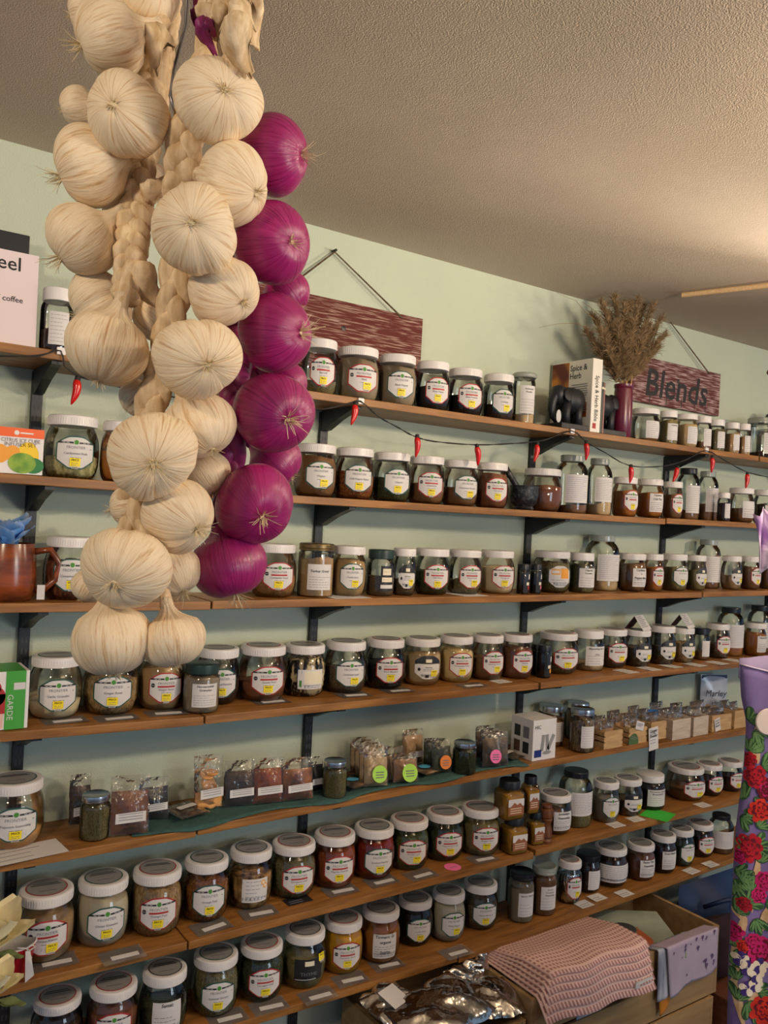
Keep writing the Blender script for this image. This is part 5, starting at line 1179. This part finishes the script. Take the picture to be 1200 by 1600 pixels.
MB().tube([a+Vector((-.02, 0, .006)), a+Vector((-.008, 0, .002)), a, a+Vector((.008, -.004, .008)), a+Vector((.016, -.004, .002)), a+Vector((.006, -.004, -.004)), a, a+Vector((.010, -.004, -.022))], .0016, M_PAPER, 6).obj('twine', t, True)
MB().add([(a+Vector(v))[:] for v in ((-.004, -.006, -.002), (.006, -.006, -.004), (.016, -.008, -.058), (-.002, -.008, -.070))], [[0, 1, 2, 3]], M_PAPER).obj('paper_tag', t)
fl = [(2, 1470, .075, 0), (8, 1512, .07, 1), (-18, 1440, .06, 2), (0, 1545, .05, 3)]
pm2 = petal_mesh(.085, .034, .35, M_CREAMPETAL, 'petal')
for i, (px, py, L, q) in enumerate(((-14, 1476, .098, 0), (-12, 1550, .068, 1))):
    C = Vector(at_d(px, py, (1.77, 1.71)[i])); t = thing('cloth_flower', ('cream cloth flower standing in the red cup', 'smaller cream cloth flower hanging below the red cup')[i], 'flower', C)
    for k in range(9):
        link('petal', pm2, t, (0, 0, 0), (.2+.25*(k % 3), .1, k*2*math.pi/4.5), (L/.085,)*3)
    lf = petal_mesh(.055, .019, .1, M_LEAFG, 'leaf')
    for rz, rx in ((-1.7, -.35), (-1.2, -.6)): link('leaf', lf, t, (.01, -.01, -.02), (rx, 0, rz))
    if i == 0: MB().tube([Vector((0, 0, 0)), Vector((.02, .03, -.03)), t.location*0+Vector((Pc.x, Pc.y, Pc.z-.03))-C], .0025, M_LEAFG, 6).obj('stem', t)
Pw = at_y(4, 1430, -.075); t = thing('white_bottle', 'white crinkled paper bottle behind the cream cloth flower', 'bottle', (Pw[0], -.075, shelf_z(6, Pw[0])+.001))
MB().lathe([(0, 0), (.026, 0), (.030, .01), (.029, .06), (.024, .085), (.012, .10), (.011, .12), (0, .121)], mat('crinkled_white', (226, 220, 208), rough=.8, bump=.8, bscale=40), 24).obj('bottle_body', t, True)
# ---------------------------------------------------------------- big wooden crates with towels
M_CRATE = mat('crate_pine', (164, 134, 92), (142, 114, 76), 7, (.6, 5, 5), .65, .2)
YF, YB, XL, XR, ZR = -.42, -.06, 1.759, 2.656, .21
def crate(label, x0, x1, y0, y1, z0, z1, nslat, gap):
    t = thing('wooden_crate', label, 'crate', ((x0+x1)/2, (y0+y1)/2, z0), group='big pine crates on the floor'); w_ = (x1-x0)/2; d = (y1-y0)/2; H = z1-z0; th = .014
    MB().box((-w_+th, -d+.012, 0), (w_-th, d-.012, .012), M_CRATE).obj('crate_bottom', t)
    for s in (-1, 1): MB().box((s*w_-(th if s > 0 else 0), -d, 0), (s*w_+(th if s < 0 else 0), d, H), M_CRATE, .0015).obj('end_panel', t)
    hs = (H-gap*(nslat-1))/nslat
    for i in range(nslat):
        a = i*(hs+gap)
        for s in (-1, 1): MB().box((-w_+th+.0005, s*d-(.011 if s > 0 else 0), a), (w_-th-.0005, s*d+(.011 if s < 0 else 0), a+hs), M_CRATE, .0015).obj('slat', t)
        if nslat > 1: pass
    return t
c1 = crate('upper pine crate holding the pink towels and the cookbook', XL, XR, YF, YB, -.018, ZR, 2, .012)
c2 = crate('lower pine crate under the towel crate', XL-.01, XR-.03, YF-.01, YB, FLOOR+.001, -.021, 2, .012)
Pl = at_y(921, 1567, YF-.002); t = thing('paper_note', 'grey card fixed on the crate front below the pink towels', 'note', Pl)
MB().box((-.055, -.0015, -.035), (.055, 0, .035), mat('grey_card', (150, 152, 160), rough=.6)).obj('tag_sheet', t)
lm = MB(); lying_text(lm, '$18', Matrix.Translation((-.005, -.002, -.008)) @ UP, .018, .07, M_GREYINK); lm.obj('writing', t)
# stack of pink waffle towels
def check_mat():
    m = bpy.data.materials.new('pink_gingham'); m.use_nodes = True; nt = m.node_tree; p = nt.nodes['Principled BSDF']; p.inputs['Roughness'].default_value = .95; p.inputs['Specular IOR Level'].default_value = .1
    tc = nt.nodes.new('ShaderNodeTexCoord'); sx = nt.nodes.new('ShaderNodeSeparateXYZ'); nt.links.new(tc.outputs['UV'], sx.inputs[0]); o = []
    for i in (0, 1):
        a = nt.nodes.new('ShaderNodeMath'); a.operation = 'MULTIPLY'; a.inputs[1].default_value = (34, 19)[i]; nt.links.new(sx.outputs[i], a.inputs[0])
        f = nt.nodes.new('ShaderNodeMath'); f.operation = 'FRACT'; nt.links.new(a.outputs[0], f.inputs[0]); g = nt.nodes.new('ShaderNodeMath'); g.operation = 'GREATER_THAN'; g.inputs[1].default_value = .45; nt.links.new(f.outputs[0], g.inputs[0]); o.append(g)
    mu = nt.nodes.new('ShaderNodeMath'); mu.operation = 'MULTIPLY'; nt.links.new(o[0].outputs[0], mu.inputs[0]); nt.links.new(o[1].outputs[0], mu.inputs[1])
    mx = nt.nodes.new('ShaderNodeMix'); mx.data_type = 'RGBA'; nt.links.new(mu.outputs[0], mx.inputs[0]); mx.inputs[6].default_value = (*lin((232, 196, 186)), 1); mx.inputs[7].default_value = (*lin((176, 128, 122)), 1)
    nt.links.new(mx.outputs[2], p.inputs['Base Color'])
    b = nt.nodes.new('ShaderNodeBump'); b.inputs['Strength'].default_value = .5; b.inputs['Distance'].default_value = .003; b.invert = True; nt.links.new(mu.outputs[0], b.inputs['Height']); nt.links.new(b.outputs[0], p.inputs['Normal'])
    return m
M_GING = check_mat()
def drape(nm, label, outline, nx, ny, zfun, m, cat, group, th=.003, parent_name='towel_cloth'):
    """cloth over a 4-corner patch: outline = back-left, back-right, front-right, front-left"""
    bl, br, fr, fl_ = [Vector(p) for p in outline]; V = []; F = []; UV = []
    O = sum((Vector(p) for p in outline), Vector())/4
    for i in range(nx+1):
        for j in range(ny+1):
            u, v = i/nx, j/ny; p = (bl*(1-u)+br*u)*(1-v)+(fl_*(1-u)+fr*u)*v; z, dy = zfun(u, v, p); V.append(Vector((p.x, p.y+dy, z))-O); UV.append((u, v))
    for i in range(nx):
        for j in range(ny): F.append([i*(ny+1)+j, i*(ny+1)+j+1, (i+1)*(ny+1)+j+1, (i+1)*(ny+1)+j])
    t = thing(nm, label, cat, O, group=group); me = mesh_of(parent_name, V, F, [m], None, True)
    uv = me.uv_layers.new(name='uv')
    for li, l in enumerate(me.loops): uv.data[li].uv = UV[l.vertex_index]
    o = link(parent_name, me, t); s = o.modifiers.new('thick', 'SOLIDIFY'); s.thickness = th; s.offset = 1
    return t
NT = 6
for n in range(NT):
    lift = n*.013
    def zf(u, v, p, n=n, lift=n*.0046):
        s = max(0, min(1, (-.2-p.y)/.12))
        z = ZR+.003+n*(.0044+.0052*s)+.0018*math.sin(u*13)*v
        over = YF-.004-p.y
        if over > 0: z -= over*(1.25-.1*n)
        if u < .05: z -= (.05-u)*n*.02
        return z, .006*math.sin(u*12+n*.25)*v
    tw = drape('kitchen_towel', f'pink gingham waffle towel, {("bottom", "second", "third", "fourth", "fifth", "top")[n]} of the stack on the crate', [(XL+.02+.006*n, -.10, 0), (XL+.485, -.10, 0), (XL+.475+.003*n, YF-.062+.0075*n, 0), (XL+.015+.011*n, YF-.050+.0075*n, 0)], 40, 30, zf, M_GING, 'towel', 'stack of pink gingham towels', .0034 if n < 5 else .005)
    if n == 1:
        P = Vector((XL+.425, YF-.054, ZR-.040))-tw.location
        MB().box(P-Vector((.04, .004, .009)), P+Vector((.04, .0, .009)), M_PAPER).obj('paper_band', tw)
# cookbook lying in the crate
M_CBK = mat('misty_cover', (176, 186, 170), (130, 138, 120), 5, rough=.35); M_PEAR = mat('pear_print', (140, 62, 30), (176, 92, 48), 12, rough=.4)
t = thing('cookbook', 'pale green hardcover cookbook with a red pear, tilted in the crate', 'book', (2.42, -.235, ZR-.045), (0, 0, -.57))
MB().box((-.13, -.17, 0), (.13, .11, .022), M_CBK, .002).obj('cover', t); MB().box((-.128, -.168, .003), (.131, .108, .019), M_PAPER).obj('page_block', t)
pl_ = Matrix.Rotation(.57, 3, 'Z') @ (Vector(at_z(1004, 1462, ZR-.022))-t.location)
V = []; F = []
for i in range(24):
    q = 2*math.pi*i/24; V.append((pl_.x+.026*math.sin(q)*(1-.35*max(0, math.cos(q))), pl_.y-.02+.045*math.cos(q)+(.02*max(0, math.cos(q))**3), .0226))
mb = MB().add(V, [list(range(24))], M_PEAR); mb.box((pl_.x-.003, pl_.y+.03, .0225), (pl_.x+.002, pl_.y+.06, .0228), M_PEAR); mb.obj('pear_print', t)
mb = MB(); ell2 = [(pl_.x-.045+.04*math.cos(2*math.pi*i/20), pl_.y+.05+.04*math.sin(2*math.pi*i/20), .0227) for i in range(20)]; mb.add(ell2, [list(range(20))], mat('dark_plate', (62, 66, 64), rough=.5)); mb.obj('plate_print', t)
# lavender print cloth over the crate front
M_LAV = mat('lavender_cloth', (178, 164, 182), (168, 154, 174), 8, rough=.9); M_LAVP = mat('violet_print', (96, 76, 112), rough=.9)
def lav(u, v, p):
    return (ZR+.012-.02*0 if v < .25 else ZR+.012-(v-.25)*.20-.015*(u-.3)*v), .0
XA_, XB_ = at_y(1024, 1487, YF)[0], at_y(1110, 1453, YF)[0]
for n in range(2):
    def lf_(u, v, p, n=n):
        s = v; drop = .0
        y = YF+.035-.050*min(1, s/.42)-.006*n
        if s > .42: drop = (s-.42)/.58*(.165-.03*u)
        fold = .010*math.sin(u*9+n)*max(0, s-.3)
        z = ZR+.008+.005*n - drop - (.012*(1-min(1, s/.42)))
        return z, (y-fold-.004*n)-p.y
    t = drape('tea_towel', ('striped blue-white cloth folded under the lavender cloth', 'lavender cloth with violet print hanging over the crate front')[n], [(XA_+(-.012 if n == 0 else .008), YF+.035, 0), (XB_-.09*(1-n), YF+.035, 0), (XB_-.09*(1-n)+.012, YF-.01, 0), (XA_+.0+(.0 if n == 0 else .045), YF-.01, 0)], 24, 30, lf_, (mat('blue_stripe_cloth', (120, 128, 150), (196, 196, 206), 40, (1, .2, .2), .9) if n == 0 else M_LAV), 'towel', None, .002)
    if n == 1:
        rnd = random.Random(5); pm = MB(); T0 = t.location
        for i in range(26):
            u = rnd.uniform(.08, .92); v = rnd.choice((rnd.uniform(.45, .62), rnd.uniform(.74, .9))); x = XA_+.01+(XB_-XA_)*u
            s = v; drop = (s-.42)/.58*(.165-.03*u); y = YF-.015-.006*n--.010*math.sin(u*9+n)*max(0, s-.3)*-1-.004-.0032; z = ZR+.013-drop
            c = Vector((x, y, z))-T0; r = rnd.uniform(.004, .010)
            pm.add([(c.x+r*math.cos(q)*(.6+.4*math.sin(3*q)), c.y, c.z+r*math.sin(q)) for q in [2*math.pi*k/10 for k in range(10)]], [list(range(10))], M_LAVP)
        pm.obj('violet_print', t)
t = drape('orange_cloth', 'orange cloth corner hanging below the lavender cloth', [(XA_+.01, YF-.009, 0), (XA_+.10, YF-.009, 0), (XA_+.09, YF-.010, 0), (XA_+.02, YF-.010, 0)], 8, 10, lambda u, v, p: (ZR-.125-.085*v+.05*u*v, -.004*math.sin(5*u)-.003), mat('orange_cloth', (196, 122, 38), rough=.9), 'towel', None, .002)
# crate of foil bags
fx0, fx1, fy0, fy1 = 1.355, 1.74, -.42, -.06
c3 = crate('left pine crate full of silver foil bags', fx0, fx1, fy0, fy1, FLOOR+.001, .16, 3, .012)
def foil_mat():
    m = mat('silver_foil', (206, 204, 200), rough=.16, metal=1, bump=.9, bscale=30); return m
M_SFOIL = foil_mat()
def foil(label, px, py, d_, L, W, T, rz, tilt, seed):
    P = at_y(px, py, d_); t = thing('foil_bag', label, 'bag', P, (tilt, 0, rz), 'silver foil bags in the left crate'); rnd = random.Random(seed)
    V = []; F = []; nx, ny = 26, 20; ph = [(rnd.uniform(0, 6.28), rnd.uniform(4, 16), rnd.uniform(4, 16), rnd.uniform(.1, .35)) for _ in range(7)]
    for side in (-1, 1):
        for i in range(nx+1):
            for j in range(ny+1):
                u, v = i/nx, j/ny; th = (max(0, math.sin(math.pi*u))**.55)*(max(0, math.sin(math.pi*v))**.5); c = sum(a*abs(math.sin(fx*u+fy*v+p))*(1 if k % 2 else -1) for k, (p, fx, fy, a) in enumerate(ph))
                V.append((L*(u-.5), W*(v-.5)+.004*math.sin(20*u+seed)*(1-th), side*T/2*th*(1+.5*c)+.004*math.sin(14*u+9*v+seed)+rnd.uniform(-.002, .002)*min(1, th*2)))
    k = (nx+1)*(ny+1)
    for i in range(nx):
        for j in range(ny):
            q = [i*(ny+1)+j, (i+1)*(ny+1)+j, (i+1)*(ny+1)+j+1, i*(ny+1)+j+1]; F.append([k+x for x in q]); F.append(q[::-1])
    link('foil_body', mesh_of('foil_body', V, F, [M_SFOIL], None, True), t)
    return t
f1 = foil('front silver foil bag lying across the left crate', 690, 1578, -.34, .30, .18, .06, .25, .25, 1)
f2 = foil('silver foil bag with crimped corner against the towel crate', 758, 1560, -.33, .20, .15, .05, -.3, .2, 2)
f3 = foil('rear silver foil bag standing under the lowest shelf', 735, 1528, -.235, .18, .09, .03, .1, 1.0, 3)
f4 = foil('silver foil bag with white label at the crate corner', 612, 1568, -.26, .15, .13, .05, .3, .3, 4)
mb = MB().add([(-.04, -.035, .030), (.025, -.035, .031), (.025, .03, .031), (-.04, .03, .030)], [[0, 1, 2, 3]], M_PAPER); mb.obj('paper_label', f4)
# dark blue bag and dark jumble right of the crate
M_NAVY = mat('navy_nylon', (14, 30, 62), (24, 50, 94), 6, rough=.5, bump=.4); 
Pn = at_y(1102, 1425, -.16); t = thing('navy_bag', 'dark blue nylon bag on the floor beyond the crate', 'bag', (Pn[0], -.17, FLOOR+.002))
hN = at_y(1100, 1372, -.17)[2]-FLOOR; nb = pillow(.38, hN, .25, M_NAVY, 'bag_body', t, 31); MB().box((.06, -.13, hN*.62), (.16, -.118, hN*.75), mat('pale_blue_patch', (140, 170, 214), rough=.5), 0, Matrix.Rotation(.2, 4, 'Y')).obj('patch', t)
MB().tube([Vector((-.12, -.06, hN*.85)), Vector((-.08, -.13, hN*.95)), Vector((.02, -.135, hN*.9)), Vector((.06, -.06, hN*.85))], .008, M_NAVY, 8).obj('strap', t, True)
Pd = at_y(1110, 1480, -.36); xb = max(Pd[0], XR+.17)
t = thing('wooden_box', 'reddish brown wooden box on the floor under the maroon bag', 'box', (xb, -.33, FLOOR+.001)); M_RB = mat('red_brown_wood', (104, 60, 38), (84, 46, 30), 8, (1, 6, 6), .55)
for s in (-1, 1): MB().box((s*.15-.007, -.14, 0), (s*.15+.007, .14, .20), M_RB, .002).obj('end_panel', t)
for s in (-1, 1): MB().box((-.1425, s*.13-.007, 0), (.1425, s*.13+.007, .20), M_RB, .002).obj('side_panel', t)
MB().box((-.157, -.145, .2005), (.157, .145, .214), M_RB, .002).obj('lid_panel', t)
t = thing('maroon_bag', 'dark maroon cloth bag slumped on the brown box beside the crate', 'bag', (xb, -.33, FLOOR+.217))
pillow(.25, .20, .2, mat('maroon_cloth', (44, 20, 30), (28, 14, 22), 8, rough=.9), 'bag_body', t, 44); MB().box((-.085, -.115, .14), (-.07, -.108, .17), M_PAPER).obj('price_tag', t)
# ---------------------------------------------------------------- floral apron
M_APR = mat('lavender_canvas', (126, 108, 158), (112, 96, 146), 16, rough=.9, bump=.25); M_APRIN = mat('apron_lining', (150, 136, 170), rough=.9)
DAp = 1.75
axr = Vector((AX[0][0], AX[0][1], 0)).normalized(); axf = Vector((AX[2][0], AX[2][1], 0)).normalized()
O = Vector(at_d(1165, 1600, DAp)); O.z = 0
def ap_left(z):            # world offset of the left edge along axr, by height
    pts = [(1600, 1137), (1500, 1139), (1400, 1144), (1300, 1150), (1200, 1163), (1130, 1168), (1090, 1160), (1040, 1157), (900, 1157)]
    for (ya, xa), (yb_, xb_) in zip(pts, pts[1:]):
        za = at_d(xa, ya, DAp)[2]; zb = at_d(xb_, yb_, DAp)[2]
        if za <= z <= zb or (z < za and ya == 1600):
            f = (z-za)/(zb-za); P = Vector(at_d(xa, ya, DAp))*(1-f)+Vector(at_d(xb_, yb_, DAp))*f; return (P-O).dot(axr)
    return (Vector(at_d(1157, 1035, DAp))-O).dot(axr)
ZT = at_d(1157, 1038, DAp)[2]; ZB_ = .16; WA = .46
ZTR = ZT-.012
def ap_pt(u, v, off=0):    # u 0 left .. 1 right, v 0 bottom .. 1 top
    zt_ = ZT-.025*min(1, u*4)+.0; z = ZB_+(zt_-ZB_)*v; l = ap_left(z); x = l+(WA-l)*u
    bulge = .03*math.sin(math.pi*min(1, u*1.0))+.012*math.sin(u*26+2*v)*(1-.5*v) + .02*math.exp(-u*18)
    P = O+axr*x-axf*(bulge-.03*math.exp(-u*30)+off); return Vector((P.x, P.y, z))
t = thing('apron', 'lavender apron printed with red flowers, hanging before the shelves', 'apron', (O.x+axr.x*.2, O.y+axr.y*.2, 0)); T0 = t.location.copy()
nx, ny = 60, 50; V = [ap_pt(i/nx, j/ny)-T0 for i in range(nx+1) for j in range(ny+1)]
F = [[i*(ny+1)+j, (i+1)*(ny+1)+j, (i+1)*(ny+1)+j+1, i*(ny+1)+j+1] for i in range(nx) for j in range(ny)]
o = link('apron_front', mesh_of('apron_front', V, F, [M_APR], None, True), t); s = o.modifiers.new('thick', 'SOLIDIFY'); s.thickness = .002
# back panel seen over the front edge, and the piping along it
V = []; nb = 20
for i in range(nb+1):
    u = i/nb; a = ap_pt(u*.95, 1)
    q = a+axf*(.10*min(1, u*3.2))
    V += [a-T0-axf*-.002, q-T0+Vector((0, 0, .012+.075*min(1, u*1.6))), q-T0-Vector((0, 0, .03))]
F = []
for i in range(nb): F += [[3*i+1, 3*i+4, 3*i+5, 3*i+2]]
o = link('apron_back', mesh_of('apron_back', V, F, [M_APRIN], None, True), t); s = o.modifiers.new('thick', 'SOLIDIFY'); s.thickness = .002
MB().tube([ap_pt(i/40*.98, 1, .002)-T0 for i in range(41)], .0018, mat('pale_piping', (206, 190, 214), rough=.8), 6).obj('piping', t, True)
MB().tube([Vector((0, 0, FLOOR+2.17))+axf*.045+axr*.0, Vector((0, 0, 1.3))+axf*.06, Vector((0, 0, ZT-.05))+axf*.03], .006, mat('apron_strap', (130, 110, 160), rough=.9), 8).obj('neck_strap', t, True)
# printed flowers: flat print shapes conforming to the cloth, placed by (u,v)
PR = {k: mat('cloth_print_'+k, *c, 30, rough=.9) for k, c in dict(red=((188, 22, 40), (150, 12, 30)), magenta=((206, 28, 108), (164, 14, 84)), orange=((214, 52, 30), (178, 30, 22)), leaf=((52, 92, 50), (34, 66, 38)), leaf2=((112, 148, 92), (86, 126, 74)), stem=((206, 176, 136), (188, 152, 108)), cream=((232, 220, 198), (222, 206, 176)), violet=((70, 48, 120), (52, 34, 98)), dark=((110, 8, 30), (90, 6, 26))).items()}
W_, H_ = WA+.02, ZT-ZB_
fm = MB()
def blob(cx, cz, pts, m, off):
    V = []
    for (x, z) in pts: V.append(ap_pt(max(.0, min(1, (cx+x)/W_)), max(0, min(1, (cz+z)/H_)), off)-T0)
    c = ap_pt(max(0, min(1, cx/W_)), max(0, min(1, cz/H_)), off)-T0; n = len(V); fm.add(V+[c], [[i, (i+1) % n, n] for i in range(n)], m)
def petal(cx, cz, a, L, W, m, off, r0=0):
    ca, sa = math.cos(a), math.sin(a); P = []
    for k in range(12):
        q = 2*math.pi*k/12; x = r0+L/2+L/2*math.cos(q); y = W/2*math.sin(q)*(1+.25*math.cos(q)); P.append((x*ca-y*sa, x*sa+y*ca))
    mx = sum(p[0] for p in P)/12; mz = sum(p[1] for p in P)/12
    blob(cx+mx, cz+mz, [(p[0]-mx, p[1]-mz) for p in P], m, off)
def flower(cx, cz, r, m, md, rnd):
    r *= .74
    for ring, (n, rr, mm, o) in enumerate(((9, r, m, .0030), (8, r*.72, md, .0034), (7, r*.6, m, .0038), (6, r*.36, md, .0042), (5, r*.28, m, .0046))):
        for k in range(n): petal(cx, cz, 2*math.pi*k/n+ring*.4+rnd.uniform(-.15, .15), rr*rnd.uniform(.85, 1.1), rr*.62, mm, o+.00004*k, rr*.05)
def leaf(cx, cz, a, L, m=None):
    petal(cx, cz, a, L, L*.42, PR['leaf'], .0024); petal(cx, cz, a+.12, L*.8, L*.14, PR['leaf2'], .0027, L*.1)
    petal(cx, cz, a-.22, L*.7, L*.08, PR['leaf2'], .00275, L*.12)
rnd = random.Random(21)
def uvz(px, py):
    P = Vector(at_d(px, py, DAp-.01)); z = P.z; l = ap_left(z); x = (P-O).dot(axr); return (x-l)/(WA-l)*W_, (z-ZB_)/H_*H_
for px, py, a in ((1172, 1128, .6), (1180, 1140, -.7), (1172, 1175, 1.3), (1195, 1170, 2.6), (1192, 1195, .5), (1150, 1245, .9), (1165, 1250, 2.2), (1160, 1275, -.5), (1185, 1290, .9), (1192, 1262, 2.8), (1150, 1365, .2), (1160, 1378, 1.2), (1155, 1395, 2.4), (1148, 1380, -.9), (1165, 1410, .6), (1175, 1390, 2.0), (1150, 1425, .8), (1180, 1432, -1.2), (1190, 1345, 1.5), (1148, 1510, 1.4), (1150, 1530, 1.8), (1165, 1560, -1.0), (1175, 1575, -.6), (1150, 1560, 1.2), (1185, 1550, .3), (1198, 1410, .2), (1145, 1480, 1.5), (1168, 1330, 2.4), (1180, 1320, .4)):
    cx, cz = uvz(px, py)
    for k in range(3): leaf(cx, cz, a+(k-1)*.65, rnd.uniform(.026, .040))
for pts in (((1160, 1600), (1148, 1540), (1152, 1470), (1162, 1435), (1150, 1420)), ((1175, 1420), (1185, 1350), (1190, 1310)), ((1186, 1460), (1200, 1420), (1215, 1380)), ((1185, 1190), (1182, 1160), (1188, 1130)), ((1160, 1590), (1172, 1560), (1190, 1540))):
    for (xa, ya), (xb_, yb_) in zip(pts, pts[1:]):
        c0 = uvz(xa, ya); c1_ = uvz(xb_, yb_); a = math.atan2(c1_[1]-c0[1], c1_[0]-c0[0]); L = math.hypot(c1_[0]-c0[0], c1_[1]-c0[1]); petal(c0[0]-.05*L*math.cos(a), c0[1]-.05*L*math.sin(a), a, L*1.25, .016, PR['stem'], .0021)
for px, py, r, m in ((1172, 1188, .022, 'red'), (1182, 1212, .034, 'red'), (1200, 1228, .03, 'dark'), (1190, 1262, .034, 'orange'), (1172, 1322, .038, 'red'), (1156, 1338, .02, 'magenta'), (1196, 1372, .03, 'magenta'), (1186, 1395, .024, 'magenta'), (1163, 1410, .022, 'red'), (1146, 1456, .028, 'magenta'), (1190, 1480, .042, 'magenta'), (1176, 1468, .026, 'magenta'), (1195, 1576, .042, 'orange'), (1160, 1475, .018, 'orange')):
    cx, cz = uvz(px, py); flower(cx, cz, r, PR[m], PR['dark'] if m in ('red', 'orange') else PR['magenta' if m == 'dark' else 'dark'], rnd)
for px, py in ((1166, 1508), (1182, 1520), (1165, 1540), (1188, 1505), (1180, 1535), (1156, 1495)):
    cx, cz = uvz(px, py)
    for k in range(5): petal(cx, cz, k*1.256+.3, .017, .014, PR['cream'] if k % 2 == 0 else PR['violet'], .0048+.0001*k)
for i in range(120):         # the print runs on over the part outside the frame
    cx = rnd.uniform(.10, W_-.02); cz = rnd.uniform(.02, H_*.80)
    if rnd.random() < .5:
        for k in range(3): leaf(cx, cz, rnd.uniform(0, 6.28), .034)
    elif rnd.random() < .5: flower(cx, cz, rnd.uniform(.022, .04), PR[rnd.choice(('red', 'magenta', 'orange'))], PR['dark'], rnd)
fo = fm.obj('floral_print', t)
cb = uvz(1200, 1122); Pb = ap_pt(cb[0]/W_, cb[1]/H_, .006)-T0
MB().lathe([(0, 0), (.026, 0), (.028, .002), (.026, .004), (0, .0045)], mat('round_tag', (222, 206, 196), rough=.5), 28, M=Matrix.Translation(Pb) @ (-axf).to_track_quat('Z', 'Y').to_matrix().to_4x4()).obj('round_tag', t, True, 40)
# purple ruffle of the scarf hanging from above at the far right
Pr_ = Vector(at_d(1206, 846, 1.75)); t = thing('purple_scarf', 'purple and white scarf end hanging at the far edge of the third shelf', 'scarf', Pr_)
V = []; F = []
for i in range(13):
    for j in range(13):
        u = i/12-.5; v = j/12; w_ = .05*(1.2-.5*v); P = axr*(u*w_*1.6+.008)+axf*(.012*math.sin(u*20+v*4)); V.append((P.x, P.y, .06-.12*v+.01*math.sin(u*18)))
for i in range(12):
    for j in range(12): F.append([i*13+j, i*13+j+1, (i+1)*13+j+1, (i+1)*13+j])
o = link('scarf_cloth', mesh_of('scarf_cloth', V, F, [mat('purple_scarf_cloth', (170, 120, 196), (222, 206, 226), 14, rough=.8)], None, True), t); s = o.modifiers.new('thick', 'SOLIDIFY'); s.thickness = .0015

# stand outside the frame that carries the apron and the scarf
S0 = O+axr*.26+axf*.14; t = thing('coat_stand', 'dark wooden coat stand carrying the apron and the purple scarf', 'stand', (S0.x, S0.y, FLOOR+.001))
MB().lathe([(0, 0), (.16, 0), (.16, .02), (.03, .035), (.018, .05), (.018, 2.25), (.024, 2.27), (0, 2.29)], M_RB, 24).obj('post', t, True, 40)
for d, z in ((-axf*.10-axr*.26, 2.16), (axr*.2, 2.1)):
    MB().tube([Vector((0, 0, z-.08)), d*.6+Vector((0, 0, z-.05)), d+Vector((0, 0, z))], [.010, .009, .008], M_RB, 8).obj('hook', t, True)
